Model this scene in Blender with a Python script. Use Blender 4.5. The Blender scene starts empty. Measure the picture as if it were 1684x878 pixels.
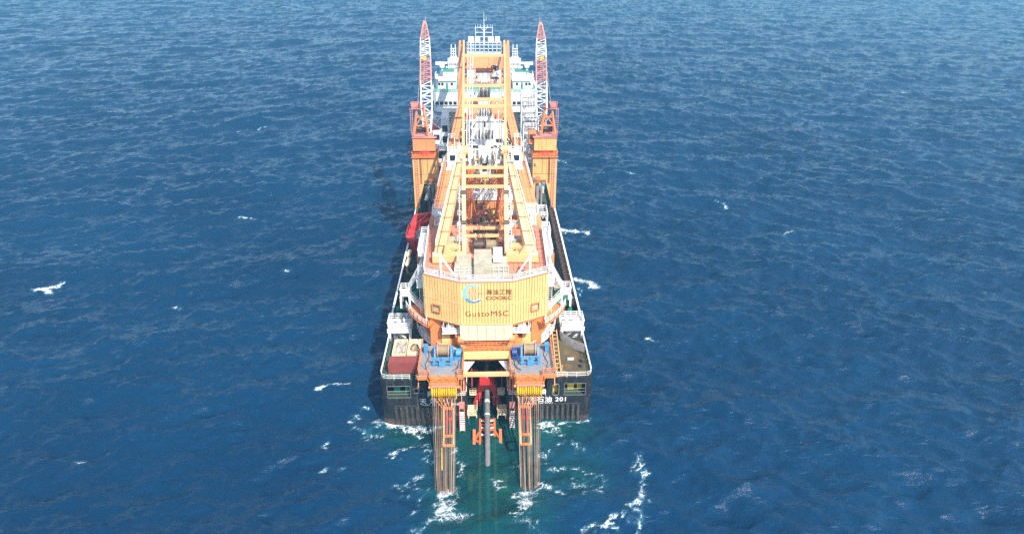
import bpy, math, random
import numpy as np
from mathutils import Vector, Matrix
R_ = math.radians
random.seed(7)
rng = np.random.default_rng(11)
scn = bpy.context.scene
COL = scn.collection

# ------------------------------------------------------------------ camera
CAM = Vector((0.27, -101.6, 85.3))
PITCH, YAW, ROLL = R_(27.3), R_(2.35), R_(0.5)
_F = Vector((math.sin(YAW)*math.cos(PITCH), math.cos(YAW)*math.cos(PITCH), -math.sin(PITCH)))
_R0 = Vector((math.cos(YAW), -math.sin(YAW), 0)); _U0 = _R0.cross(_F)
_R = _R0*math.cos(ROLL) + _U0*math.sin(ROLL); _U = _U0*math.cos(ROLL) - _R0*math.sin(ROLL)
cd = bpy.data.cameras.new('camera'); cam = bpy.data.objects.new('camera', cd); COL.objects.link(cam)
cd.sensor_width = 36; cd.lens = 36*1122/1684; cd.clip_start = 1; cd.clip_end = 60000
M_ = Matrix((_R, _U, -_F)).transposed().to_4x4(); M_.translation = CAM; cam.matrix_world = M_
scn.camera = cam

# ------------------------------------------------------------------ light
SUN_AZ, SUN_EL = R_(29), R_(48)         # azimuth: to the right of straight behind the camera
to_sun = Vector((math.sin(SUN_AZ)*math.cos(SUN_EL), -math.cos(SUN_AZ)*math.cos(SUN_EL), math.sin(SUN_EL)))
world = bpy.data.worlds.new('World'); scn.world = world; world.use_nodes = True
wn = world.node_tree; wn.nodes.clear()
sky = wn.nodes.new('ShaderNodeTexSky'); sky.sky_type = 'NISHITA'; sky.sun_disc = False
sky.sun_elevation = SUN_EL; sky.sun_rotation = math.pi - SUN_AZ
sky.air_density = 1.0; sky.dust_density = 1.2; sky.ozone_density = 1.5
bg = wn.nodes.new('ShaderNodeBackground'); bg.inputs[1].default_value = 0.15
wo = wn.nodes.new('ShaderNodeOutputWorld')
wn.links.new(sky.outputs[0], bg.inputs[0]); wn.links.new(bg.outputs[0], wo.inputs[0])
sl = bpy.data.lights.new('sun', 'SUN'); sl.energy = 4.6; sl.angle = R_(0.5); sl.color = (1, .95, .87)
sun = bpy.data.objects.new('sun', sl); COL.objects.link(sun)
sun.rotation_euler = to_sun.to_track_quat('Z', 'Y').to_euler(); sun.location = (60, -80, 120)
vs = scn.view_settings; vs.view_transform = 'Standard'; vs.look = 'None'; vs.gamma = 1; vs.exposure = 0.78
vs.use_curve_mapping = False
scn.cycles.max_bounces = 6; scn.cycles.transparent_max_bounces = 8; scn.cycles.use_denoising = False
scn.cycles.sample_clamp_direct = 1.3; scn.cycles.sample_clamp_indirect = 1.5

# ------------------------------------------------------------------ materials
def mat(name, col, rough=.55, var=.12, scale=.6, rust=0., rustcol=(.16, .06, .025), streak=True, bump=0., metal=0.):
    m = bpy.data.materials.new(name); m.use_nodes = True
    nt = m.node_tree; b = nt.nodes['Principled BSDF']
    b.inputs['Roughness'].default_value = rough; b.inputs['Metallic'].default_value = metal
    g = nt.nodes.new('ShaderNodeNewGeometry')
    n = nt.nodes.new('ShaderNodeTexNoise'); n.inputs['Scale'].default_value = scale; n.inputs['Detail'].default_value = 6
    n.inputs['Roughness'].default_value = .65
    nt.links.new(g.outputs['Position'], n.inputs['Vector'])
    r = nt.nodes.new('ShaderNodeValToRGB'); e = r.color_ramp.elements
    e[0].position = .3; e[1].position = .7
    e[0].color = (*[max(0, c*(1-var*1.4)) for c in col], 1); e[1].color = (*[min(.9, c*(1+var)) for c in col], 1)
    nt.links.new(n.outputs['Fac'], r.inputs[0]); out = r.outputs[0]
    if rust > 0:
        mp = nt.nodes.new('ShaderNodeMapping')
        mp.inputs['Scale'].default_value = (1.6, 1.6, .16) if streak else (.7, .7, .7)
        nt.links.new(g.outputs['Position'], mp.inputs[0])
        n2 = nt.nodes.new('ShaderNodeTexNoise'); n2.inputs['Scale'].default_value = 1.1; n2.inputs['Detail'].default_value = 8
        n2.inputs['Roughness'].default_value = .7
        nt.links.new(mp.outputs[0], n2.inputs['Vector'])
        r2 = nt.nodes.new('ShaderNodeMapRange'); r2.inputs[1].default_value = .66-rust*.3; r2.inputs[2].default_value = .8-rust*.25
        nt.links.new(n2.outputs['Fac'], r2.inputs[0])
        mx = nt.nodes.new('ShaderNodeMix'); mx.data_type = 'RGBA'
        nt.links.new(r2.outputs[0], mx.inputs[0]); nt.links.new(out, mx.inputs[6]); mx.inputs[7].default_value = (*rustcol, 1)
        out = mx.outputs[2]
    nt.links.new(out, b.inputs['Base Color'])
    if bump > 0:
        bn = nt.nodes.new('ShaderNodeBump'); bn.inputs['Distance'].default_value = bump
        nt.links.new(n.outputs['Fac'], bn.inputs['Height']); nt.links.new(bn.outputs[0], b.inputs['Normal'])
    return m

M = dict(
    yellow=mat('cream_yellow_paint', (.80, .52, .20), .5, .10, .4, .28, (.62, .33, .12)),
    leg=mat('pale_yellow_paint', (.77, .43, .19), .5, .06, .4, .10, (.5, .22, .07)),
    orange=mat('orange_paint', (.74, .22, .065), .5, .10, .5, .22, (.42, .09, .03)),
    boom=mat('salmon_orange_paint', (.72, .265, .105), .5, .10, .3, .2, (.5, .13, .05)),
    pedestal=mat('warm_orange_yellow_paint', (.78, .40, .14), .5, .11, .4, .36, (.56, .22, .07)),
    roof=mat('faded_red_deck_paint', (.64, .215, .13), .6, .14, .35, .22, (.42, .10, .05), False),
    white=mat('white_paint', (.72, .72, .70), .45, .09, .6, .2, (.46, .36, .27)),
    rail=mat('white_rail_paint', (.80, .79, .76), .5, .06, 1.0),
    cream=mat('cream_panel', (.78, .62, .40), .5, .05, .8, .1, (.6, .4, .2)),
    black=mat('black_hull_paint', (.014, .018, .024), .5, .35, .5, .42, (.095, .078, .065)),
    boot=mat('red_brown_bottom_paint', (.075, .042, .035), .6, .3, .8, .35, (.22, .17, .13)),
    rubber=mat('black_rubber', (.042, .04, .04), .8, .4, 1.2, .45, (.2, .155, .12)),
    deck=mat('green_deck_paint', (.035, .075, .05), .7, .25, .25, .30, (.13, .075, .035), False),
    deckbrown=mat('rust_stained_deck_paint', (.09, .075, .035), .7, .3, .22, .45, (.25, .10, .03), False),
    dkgrey=mat('dark_grey_steel', (.05, .052, .055), .6, .25, .6, .25, (.12, .07, .04)),
    grey=mat('grey_deck_steel', (.24, .24, .25), .6, .12, .5, .25, (.26, .17, .10), False),
    beige=mat('beige_grey_tarpaulin', (.42, .38, .28), .8, .16, .8, bump=.05),
    contred=mat('maroon_container_paint', (.26, .06, .05), .55, .12, .4, .18, (.16, .04, .03)),
    red=mat('signal_red_paint', (.52, .035, .035), .45, .12, .5, .15, (.25, .04, .03)),
    cranered=mat('faded_crane_red_paint', (.58, .235, .20), .55, .1, .6),
    blue=mat('sky_blue_machine_paint', (.065, .26, .50), .5, .2, .8, .3, (.05, .08, .12)),
    navy=mat('dark_blue_paint', (.02, .06, .22), .45, .15, .8),
    teal=mat('teal_green_paint', (.03, .24, .17), .5, .2, .8),
    tarp=mat('green_tarpaulin', (.012, .12, .075), .75, .25, .7, bump=.08),
    ropecol=mat('rusty_steel_wire', (.22, .115, .06), .6, .35, .7),
    ropepale=mat('galvanised_steel_wire', (.38, .31, .23), .5, .25, .7),
    sheave=mat('bright_yellow_paint', (.80, .52, .03), .45, .12, .8, .12, (.4, .2, .05)),
    stinger=mat('stinger_orange_paint', (.72, .14, .045), .5, .14, .8, .2, (.35, .09, .04)),
    concrete=mat('grey_pipe_coating', (.15, .147, .145), .8, .2, .9, .2, (.2, .18, .17), False),
    glass=mat('dark_window_glass', (.025, .035, .045), .12, .2, .8),
    brown=mat('dark_brown_grease', (.085, .05, .035), .5, .35, 1.0),
    drum=mat('tan_spooled_wire', (.26, .19, .10), .6, .3, 3.),
    lettering=mat('brown_lettering_paint', (.22, .07, .025), .6, .1, 1.),
    logoblue=mat('light_blue_logo_paint', (.22, .55, .85), .5, .05, 1.),
    logopink=mat('pale_red_logo_paint', (.80, .36, .22), .5, .05, 1.),
    logowhite=mat('pale_lilac_logo_paint', (.66, .68, .80), .5, .05, 1.),
    net=mat('grey_netting', (.17, .165, .16), .9, .2, 1.5, bump=.1),
    trash=mat('mixed_scrap', (.50, .44, .36), .9, .5, 1.6, .5, (.12, .07, .05), False, bump=.2),
)

# ------------------------------------------------------------------ mesh builder
class MB:
    def __init__(s): s.v = []; s.f = []
    def add(s, vs_, fs):
        o = len(s.v); s.v += [tuple(p) for p in vs_]; s.f += [tuple(i+o for i in f) for f in fs]
        return s
    def box(s, x0, x1, y0, y1, z0, z1):
        return s.add([(x0,y0,z0),(x1,y0,z0),(x1,y1,z0),(x0,y1,z0),(x0,y0,z1),(x1,y0,z1),(x1,y1,z1),(x0,y1,z1)],
                     [(3,2,1,0),(4,5,6,7),(0,1,5,4),(1,2,6,5),(2,3,7,6),(3,0,4,7)])
    def bar(s, p, q, w, h=None, w2=None, h2=None):
        p, q = Vector(p), Vector(q); h = h or w; w2 = w2 or w; h2 = h2 or (h if w2 == w else h*w2/w)
        d = (q-p)
        if d.length < 1e-5: return s
        d.normalize(); a = d.cross(Vector((0,0,1)))
        if a.length < .02: a = Vector((1,0,0))
        a.normalize(); b = a.cross(d)
        vs_ = []
        for c, ww, hh in ((p,w,h),(q,w2,h2)):
            for sa, sb in ((-1,-1),(1,-1),(1,1),(-1,1)): vs_.append(c + a*sa*ww/2 + b*sb*hh/2)
        return s.add(vs_, [(3,2,1,0),(4,5,6,7),(0,1,5,4),(1,2,6,5),(2,3,7,6),(3,0,4,7)])
    def tube(s, p, q, r, n=8, r2=None, cap=True):
        p, q = Vector(p), Vector(q); r2 = r if r2 is None else r2
        d = (q-p).normalized(); a = d.cross(Vector((0,0,1)))
        if a.length < .02: a = Vector((1,0,0))
        a.normalize(); b = a.cross(d); vs_ = []
        for c, rr in ((p,r),(q,r2)):
            for i in range(n):
                t = 2*math.pi*i/n; vs_.append(c + a*math.cos(t)*rr + b*math.sin(t)*rr)
        fs = [(i,(i+1)%n,n+(i+1)%n,n+i) for i in range(n)]
        if cap: fs += [tuple(range(n))[::-1], tuple(range(n,2*n))]
        return s.add(vs_, fs)
    def path(s, pts, r, n=6):
        for a, b in zip(pts[:-1], pts[1:]): s.tube(a, b, r, n)
        return s
    def lathe(s, c, prof, n=32, a0=0, a1=2*math.pi, axis='z'):
        full = abs(a1-a0-2*math.pi) < 1e-6; m = n if full else n+1; vs_ = []
        for r, z in prof:
            for i in range(m):
                t = a0+(a1-a0)*i/n
                if axis == 'z': vs_.append((c[0]+r*math.cos(t), c[1]+r*math.sin(t), c[2]+z))
                else: vs_.append((c[0]+z, c[1]+r*math.cos(t), c[2]+r*math.sin(t)))
        fs = []
        for j in range(len(prof)-1):
            for i in range(n):
                k = (i+1) % m; fs.append((j*m+i, j*m+k, (j+1)*m+k, (j+1)*m+i))
        return s.add(vs_, fs)
    def prism(s, poly, z0, z1):
        n = len(poly)
        vs_ = [(x,y,z0) for x,y in poly] + [(x,y,z1) for x,y in poly]
        return s.add(vs_, [tuple(range(n))[::-1], tuple(range(n,2*n))] + [(i,(i+1)%n,n+(i+1)%n,n+i) for i in range(n)])
    def extr(s, pts, vec):
        n = len(pts); v = Vector(vec); p = [Vector(q) for q in pts]
        return s.add(p+[q+v for q in p], [tuple(range(n))[::-1], tuple(range(n,2*n))] + [(i,(i+1)%n,n+(i+1)%n,n+i) for i in range(n)])
    def rail(s, pts, h=1.1, step=1.6, t=.065, n=3):
        pts = [Vector(p) for p in pts]; up = Vector((0,0,1))
        for a, b in zip(pts[:-1], pts[1:]):
            L = (b-a).length; k = max(1, round(L/step))
            for j in range(n): s.bar(a+up*h*(j+1)/n, b+up*h*(j+1)/n, t)
            for i in range(k+1):
                c = a.lerp(b, i/k); s.bar(c, c+up*h, t*1.15)
        return s
    def ladder(s, p, q, w=.6, step=.45, t=.07, side=(1,0,0)):
        p, q, sd = Vector(p), Vector(q), Vector(side).normalized()*w/2
        s.bar(p-sd, q-sd, t); s.bar(p+sd, q+sd, t)
        k = max(2, int((q-p).length/step))
        for i in range(1, k):
            c = p.lerp(q, i/k); s.bar(c-sd, c+sd, t*.8)
        return s
    def stairs(s, p, q, w=.9, side=(1,0,0), rails=True):
        p, q, sd = Vector(p), Vector(q), Vector(side).normalized()*w/2; up = Vector((0,0,1))
        for e in (-1,1):
            s.bar(p+sd*e, q+sd*e, .07, .25)
            if rails:
                s.bar(p+sd*e+up*1.1, q+sd*e+up*1.1, .065); s.bar(p+sd*e+up*.6, q+sd*e+up*.6, .055)
                for i in range(5):
                    c = p.lerp(q, i/4)+sd*e; s.bar(c, c+up*1.1, .065)
        k = max(3, int((q-p).length/.4))
        for i in range(1, k):
            c = p.lerp(q, i/k); s.bar(c-sd, c+sd, .28, .05)
        return s
    def lattice(s, p, q, w, w2=None, bays=8, t=.14, dt=.08, up=(0,0,1), diag=True):
        """four-chord lattice girder"""
        p, q = Vector(p), Vector(q); w2 = w2 or w; d = (q-p).normalized()
        a = d.cross(Vector(up)).normalized(); b = a.cross(d)
        C = lambda i, k: p.lerp(q, i/bays) + (a*(-1,1,1,-1)[k] + b*(-1,-1,1,1)[k])*(w+(w2-w)*i/bays)/2
        for k in range(4): s.bar(C(0,k), C(bays,k), t)
        for i in range(bays+1):
            for k in range(4): s.bar(C(i,k), C(i,(k+1)%4), dt)
        if diag:
            for i in range(bays):
                for k in range(4):
                    k2 = (k+1) % 4
                    if i % 2: s.bar(C(i,k), C(i+1,k2), dt)
                    else: s.bar(C(i,k2), C(i+1,k), dt)
        return s
    def build(s, name, m, parent=None, label=None, kind=None, smooth=True):
        off = OFF.get(parent.name if parent else None, Vector())
        me = bpy.data.meshes.new(name)
        me.from_pydata([tuple(Vector(v)-off) for v in s.v], [], s.f)
        me.materials.append(M[m] if isinstance(m, str) else m)
        if smooth:
            me.shade_smooth(); me.set_sharp_from_angle(angle=.6)
        o = bpy.data.objects.new(name, me); COL.objects.link(o)
        if parent: o.parent = parent; OFF[o.name] = off
        if label: o['label'] = label
        if kind: o['kind'] = kind
        return o
OFF = {}
def thing(name, label, cat, loc, group=None):
    o = bpy.data.objects.new(name, None); COL.objects.link(o); o.location = loc; o.empty_display_size = .5
    o['label'] = label; o['category'] = cat
    if group: o['group'] = group
    OFF[o.name] = Vector(loc); return o
def single(mb, name, m, label, cat, group=None, base=None):
    """a thing that is one mesh, its origin at its base"""
    P = np.array(mb.v); c = base or (float(P[:,0].mean()), float(P[:,1].mean()), float(P[:,2].min()))
    mb.v = [tuple(Vector(v)-Vector(c)) for v in mb.v]
    o = mb.build(name, m); o.location = c; OFF[o.name] = Vector(c)
    o['label'] = label; o['category'] = cat
    if group: o['group'] = group
    return o
def structure(o): o['kind'] = 'structure'; return o
def text(name, body, m, parent, loc, size, rotx=90, rotz=0, align='CENTER', depth=.02, sx=1., spacing=1., bold=0.):
    cu = bpy.data.curves.new(name, 'FONT'); cu.body = body; cu.size = size; cu.extrude = depth; cu.align_x = align
    cu.space_character = spacing; cu.offset = bold
    t = bpy.data.objects.new(name+'_curve', cu); COL.objects.link(t)
    bpy.context.view_layer.update()
    me = bpy.data.meshes.new_from_object(t.evaluated_get(bpy.context.evaluated_depsgraph_get()))
    bpy.data.objects.remove(t, do_unlink=True); bpy.data.curves.remove(cu)
    me.transform(Matrix.Translation(Vector(loc)-OFF.get(parent.name, Vector())) @ Matrix.Rotation(R_(rotz),4,'Z') @ Matrix.Rotation(R_(rotx),4,'X') @ Matrix.Diagonal((sx,1,1,1)))
    me.materials.clear(); me.materials.append(M[m])
    o = bpy.data.objects.new(name, me); COL.objects.link(o); o.parent = parent; OFF[o.name] = OFF.get(parent.name, Vector())
    return o

FOAM = [(2.2,0.95,[(-20.7,1.0),(-18.4,-0.8),(-14.4,-1.4),(-10.2,-1.5)]),(2.0,0.9,[(9.9,-1.6),(13.0,-2.0),(17.0,-1.5),(19.2,-0.8)]),(1.1,1.0,[(-17.1,-8.8),(-15.7,-7.9),(-13.7,-6.9),(-12.3,-3.5)]),(0.9,0.8,[(-23.1,5.6),(-25.4,3.1),(-24.2,-0.8),(-21.9,-2.6),(-16.9,-2.9),(-14.6,-1.9)]),(0.8,0.8,[(-29.4,-13.6),(-30.0,-11.7),(-28.1,-10.3),(-25.0,-11.4)]),(0.9,1.15,[(-30.8,11.6),(-28.3,12.1)]),(0.9,1.1,[(-33.6,10.3),(-31.8,10.8)]),(1.3,0.85,[(26.5,-10.2),(26.4,-14.5),(26.4,-16.5),(25.5,-19.4),(24.8,-20.6),(23.4,-22.1),(24.2,-24.9),(23.9,-27.5)]),(1.2,1.05,[(21.5,-23.9),(19.6,-24.7),(18.5,-25.8)]),(1.0,0.8,[(18.5,-25.8),(17.1,-25.3),(14.8,-26.3)]),(1.3,1.1,[(8.5,-16.5),(11.0,-19.0)]),(1.1,0.9,[(9.0,-16.9),(10.5,-17.4),(12.3,-19.1),(13.7,-20.9)]),(0.7,0.75,[(9.4,-12.1),(14.2,-12.4),(17.2,-13.9),(19.7,-14.3),(19.0,-17.5),(17.7,-19.2)]),(0.6,0.7,[(13.5,-16.6),(16.0,-17.1),(15.7,-15.7),(13.3,-15.0)]),(0.6,0.7,[(17.2,-13.9),(16.5,-16.0),(14.0,-17.8)]),(0.6,0.7,[(16.0,-19.2),(18.7,-17.2)]),(3.2,1.0,[(-6.8,-18.1),(-7.0,-22.3)]),(2.2,0.95,[(-8.4,-18.4),(-5.4,-18.5)]),(2.6,0.95,[(6.6,-18.8),(5.1,-22.7)]),(2.2,0.8,[(5.5,-18.9),(8.5,-18.9)]),(2.0,1.1,[(22.1,88.3),(27.0,87.3),(29.8,84.2)]),(2.0,1.05,[(23.0,57.5),(26.0,55.8),(28.5,53.1)]),(1.5,0.8,[(23.7,52.5),(24.6,49.9)]),(1.6,1.15,[(-115.0,55.7),(-111.7,56.3),(-109.3,57.8)]),(1.4,0.95,[(-77.3,99.6),(-73.8,99.1)]),(1.6,1.05,[(202.6,307.8),(209.3,307.9)]),(1.2,0.85,[(-108.4,196.7),(-99.0,205.3)]),(0.8,0.7,[(-15.8,-15.2),(-14.7,-17.2),(-11.8,-16.9)]),(0.8,0.7,[(-13.8,-18.7),(-11.2,-19.0),(-10.6,-16.8)]),(0.7,0.7,[(-10.6,-16.8),(-11.4,-21.2),(-12.2,-22.8)]),(0.8,0.75,[(-10.7,-12.1),(-12.6,-14.2),(-14.5,-15.6)]),(0.9,0.8,[(-10.9,-6.0),(-10.4,-9.4),(-9.5,-11.0)]),(0.9,0.85,[(9.2,-8.1),(11.2,-9.1)]),(0.8,0.75,[(11.2,-9.1),(13.6,-6.7)]),(0.8,0.7,[(12.6,-1.7),(13.8,-5.4),(17.4,-7.6)]),(1.0,0.8,[(-5.6,-7.7),(-4.6,-11.5),(-4.7,-16.5)]),(0.9,0.7,[(4.6,-11.1),(4.9,-15.4)]),(0.9,0.8,[(1.0,-15.0),(1.8,-16.7),(0.8,-18.7)]),(2.5,0.7,[(-10.7,-25.3),(-7.9,-23.6),(-4.1,-23.1)]),(2.0,0.65,[(4.6,-24.5),(7.4,-25.8)]),(1.0,1.0,[(37.0,27.8),(38.2,27.8)]),(1.2,0.9,[(53.5,138.0),(55.5,136.6)]),(1.0,0.9,[(89.4,83.4),(92.4,83.8)]),(1.0,0.9,[(-76.3,45.0),(-74.8,44.6)]),(1.0,0.95,[(-54.8,62.1),(-52.8,62.4)]),(1.0,0.95,[(-72.4,-8.4),(-71.6,-7.8)]),(0.9,0.9,[(-29.9,-5.0),(-28.8,-4.2)]),(1.2,0.9,[(77.5,108.1),(79.3,104.3)]),(1.2,0.9,[(230.2,268.3),(233.4,269.7)]),(1.2,0.9,[(27.9,155.3),(30.8,153.1)]),(1.2,0.9,[(-118.0,408.4),(-113.7,408.4)])]
# ------------------------------------------------------------------ sea
def ocean(N, L, seed, dirs, peak, sigma, spread=6):
    r = np.random.default_rng(seed); k1 = np.fft.fftfreq(N, L/N)*2*np.pi
    kx, ky = np.meshgrid(k1, k1, indexing='ij'); k = np.hypot(kx, ky); k[0,0] = 1e9
    kp = 2*np.pi/peak; th = np.arctan2(ky, kx); D = 0
    for a, wt in dirs: D = D + wt*np.clip(np.cos(th-a), 0, 1)**spread + .04
    S = np.exp(-1.25*(kp/k)**2)*k**-3.7*D; S[k > 2*np.pi/(2.2*L/N)] = 0
    A = np.sqrt(S)*(r.normal(size=(N,N)) + 1j*r.normal(size=(N,N)))
    h = np.fft.ifft2(A).real; c = sigma/h.std()
    return h*c, np.fft.ifft2(-1j*kx/k*A).real*c, np.fft.ifft2(-1j*ky/k*A).real*c
def sample(T, L, x, y):
    N = T.shape[0]; u = (x/L % 1)*N; v = (y/L % 1)*N
    i = np.floor(u).astype(int) % N; j = np.floor(v).astype(int) % N; fu = u-np.floor(u); fv = v-np.floor(v)
    i2, j2 = (i+1) % N, (j+1) % N
    return T[i,j]*(1-fu)*(1-fv)+T[i2,j]*fu*(1-fv)+T[i,j2]*(1-fu)*fv+T[i2,j2]*fu*fv
def axis(c0, c1, d0, far, g, dmax):
    a = list(np.arange(c0, c1, d0)); d = d0; x = a[-1]; up = []
    while x < far[1]:
        d = min(d*g, dmax) if x < 900 else d*1.35
        x += d; up.append(x)
    d = d0; x = c0; dn = []
    while x > far[0]:
        d = min(d*g, dmax) if x > -900 else d*1.35
        x -= d; dn.append(x)
    return np.array(dn[::-1]+a+up)
def build_sea():
    xs = axis(-95, 95, .62, (-30000, 30000), 1.006, 2.4); ys = axis(-45, 90, .55, (-3000, 40000), 1.006, 2.6)
    X, Y = np.meshgrid(xs, ys, indexing='ij'); sx = np.gradient(xs); sy = np.gradient(ys)
    sp = np.maximum(sx[:,None], sy[None,:]); up = math.pi/2
    A = ocean(512, 190., 3, [(up+.42, 1.)], 20., .36, 9); B = ocean(512, 173., 5, [(up-.46, 1.)], 18., .36, 9)
    S = ocean(256, 410., 9, [(up+.15, 1.)], 60., .5, 10); C = ocean(512, 97., 8, [(up+.40, 1.)], 4.4, .105, 6); E = ocean(512, 83., 18, [(up-.44, 1.)], 4., .105, 6)
    wl = 1/(1+np.exp(X/45.)); wa = .35+.75*wl; wb = .35+.75*(1-wl)
    fade = np.clip(60./sp, 0, 1)*(np.hypot(X, Y) < 4000); fc = np.clip(2./sp, 0, 1)*fade
    calm = 1-.55*np.exp(-(X/22.)**2-((Y+12)/22.)**2)
    Z = np.zeros_like(X); DX = np.zeros_like(X); DY = np.zeros_like(X)
    for T, L, w in ((A,190.,wa),(B,173.,wb),(S,410.,1.),(C,97.,fc*wa),(E,83.,fc*wb)):
        w = w*fade*calm
        Z += w*sample(T[0],L,X,Y); DX += w*sample(T[1],L,X,Y); DY += w*sample(T[2],L,X,Y)
    lam = .5; PX, PY = X-lam*DX*-1*-1, Y-lam*DY
    # foam: where the choppy surface folds, and the patches round the ship
    J = (1-lam*np.gradient(DX, axis=0)/sx[:,None])*(1-lam*np.gradient(DY, axis=1)/sy[None,:]) - (lam**2)*np.gradient(DX, axis=1)/sy[None,:]*np.gradient(DY, axis=0)/sx[:,None]
    gust = sample(S[1],410.,X*.7+90,Y*.7)/.34
    vis = (np.abs(X) < 500) & (Y > -30) & (Y < 700)
    thr = np.percentile(J[vis], .05); print('fold', thr, J[vis].min())
    foam = np.clip((thr+.05-J)*5., 0, 1)*np.clip(.55+gust*.5, 0, 1)*(np.abs(X) < 900)
    foam[:, ys > 1500] = 0
    for w, s, pts in FOAM:
        for (x0,y0),(x1,y1) in zip(pts[:-1], pts[1:]):
            r = 3*w+3
            ia = np.searchsorted(xs, min(x0,x1)-r), np.searchsorted(xs, max(x0,x1)+r)
            ja = np.searchsorted(ys, min(y0,y1)-r), np.searchsorted(ys, max(y0,y1)+r)
            px, py = PX[ia[0]:ia[1], ja[0]:ja[1]], PY[ia[0]:ia[1], ja[0]:ja[1]]
            dx, dy = x1-x0, y1-y0; t = np.clip(((px-x0)*dx+(py-y0)*dy)/(dx*dx+dy*dy+1e-9), 0, 1)
            wx = sample(C[0],97.,px*3.1,py*3.1)/.105*.35+sample(A[0],190.,px*2.3,py*2.3)/.32*.4; wy = sample(E[0],83.,px*3.1+40,py*3.1)/.105*.3+sample(B[0],173.,px*2.3,py*2.3)/.32*.3
            t = np.clip(((px+wx-x0)*dx+(py+wy-y0)*dy)/(dx*dx+dy*dy+1e-9), 0, 1)
            d = np.hypot(px+wx-x0-t*dx, py+wy-y0-t*dy)/np.clip(1.+.9*wy, .5, 1.9)
            v = s*1.06*np.exp(-(d/w)**2*3.2)
            foam[ia[0]:ia[1], ja[0]:ja[1]] = np.maximum(foam[ia[0]:ia[1], ja[0]:ja[1]], v)
    near = .30*np.exp(-((np.abs(X)-8)/16.)**2*.8-((Y+10)/17.)**2)
    foam = np.maximum(foam, near)
    teal = np.exp(-(X/9.5)**4-((Y+11)/19.)**4)*.9 + .8*np.exp(-((np.abs(X)-14)/6.)**2-((Y+2.5)/3.5)**2) + .5*np.exp(-((X-15)/5.)**2-((Y+14)/5.)**2)
    nx, ny = X.shape; n = nx*ny
    co = np.empty((n,3), np.float32); co[:,0] = PX.ravel(); co[:,1] = PY.ravel(); co[:,2] = Z.ravel()
    idx = np.arange(n).reshape(nx,ny)
    q = np.stack([idx[:-1,:-1],idx[1:,:-1],idx[1:,1:],idx[:-1,1:]],-1).reshape(-1).astype(np.int32); nf = len(q)//4
    me = bpy.data.meshes.new('sea'); me.vertices.add(n); me.vertices.foreach_set('co', co.ravel())
    me.loops.add(nf*4); me.loops.foreach_set('vertex_index', q); me.polygons.add(nf)
    me.polygons.foreach_set('loop_start', np.arange(0, nf*4, 4, dtype=np.int32))
    me.polygons.foreach_set('use_smooth', np.ones(nf, bool)); me.update(calc_edges=True)
    for nm, arr in (('foam', foam),('aerated', np.clip(teal,0,1))):
        at = me.attributes.new(nm, 'FLOAT', 'POINT'); at.data.foreach_set('value', arr.ravel().astype(np.float32))
    m = bpy.data.materials.new('sea_water'); m.use_nodes = True; nt = m.node_tree; nd = nt.nodes; lk = nt.links.new
    b = nd['Principled BSDF']; out = nd['Material Output']
    def N(t, **k):
        o = nd.new(t)
        for a, v in k.items(): setattr(o, a, v)
        return o
    def noise(scale, detail, rough, vec, dist=0.):
        o = N('ShaderNodeTexNoise'); o.inputs['Scale'].default_value = scale; o.inputs['Detail'].default_value = detail
        o.inputs['Roughness'].default_value = rough; o.inputs['Distortion'].default_value = dist; lk(vec, o.inputs['Vector']); return o.outputs['Fac']
    def math_(op, a, bb, clamp=False):
        o = N('ShaderNodeMath', operation=op, use_clamp=clamp)
        for i, v in enumerate((a, bb)):
            if isinstance(v, (int, float)): o.inputs[i].default_value = v
            else: lk(v, o.inputs[i])
        return o.outputs[0]
    def rng_(v, a, c, lo=0., hi=1.):
        o = N('ShaderNodeMapRange', interpolation_type='SMOOTHSTEP'); lk(v, o.inputs[0])
        for i, x in enumerate((a, c, lo, hi)): o.inputs[i+1].default_value = x
        return o.outputs[0]
    def mixc(f, c1, c2):
        o = N('ShaderNodeMix', data_type='RGBA')
        if isinstance(f, float): o.inputs[0].default_value = f
        else: lk(f, o.inputs[0])
        for i, c in ((6,c1),(7,c2)):
            if isinstance(c, tuple): o.inputs[i].default_value = (*c, 1)
            else: lk(c, o.inputs[i])
        return o.outputs[2]
    g = N('ShaderNodeNewGeometry').outputs['Position']
    mp = N('ShaderNodeMapping'); mp.inputs['Scale'].default_value = (.36, 1.05, 1.); lk(g, mp.inputs[0]); pv = mp.outputs[0]
    fa = N('ShaderNodeAttribute', attribute_name='foam').outputs['Fac']; ta = N('ShaderNodeAttribute', attribute_name='aerated').outputs['Fac']
    n1 = noise(1.25, 4, .6, pv, .3); n2 = noise(.16, 4, .55, pv)
    bp = N('ShaderNodeBump'); bp.inputs['Strength'].default_value = 1.; bp.inputs['Distance'].default_value = .26; lk(n1, bp.inputs['Height'])
    bp2 = N('ShaderNodeBump'); bp2.inputs['Strength'].default_value = 1.; bp2.inputs['Distance'].default_value = .55; lk(n2, bp2.inputs['Height']); lk(bp.outputs[0], bp2.inputs['Normal'])
    nrm = bp2.outputs[0]
    # lacy foam: warped cell walls plus grain
    wv = N('ShaderNodeTexNoise'); wv.inputs['Scale'].default_value = .45; wv.inputs['Detail'].default_value = 4; lk(g, wv.inputs['Vector'])
    av = N('ShaderNodeVectorMath', operation='MULTIPLY_ADD'); lk(wv.outputs['Color'], av.inputs[0]); av.inputs[1].default_value = (3.5,3.5,0); lk(g, av.inputs[2])
    vo = N('ShaderNodeTexVoronoi', feature='DISTANCE_TO_EDGE'); vo.inputs['Scale'].default_value = .75; lk(av.outputs[0], vo.inputs['Vector'])
    vo2 = N('ShaderNodeTexVoronoi', feature='DISTANCE_TO_EDGE'); vo2.inputs['Scale'].default_value = 2.3; lk(av.outputs[0], vo2.inputs['Vector'])
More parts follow.
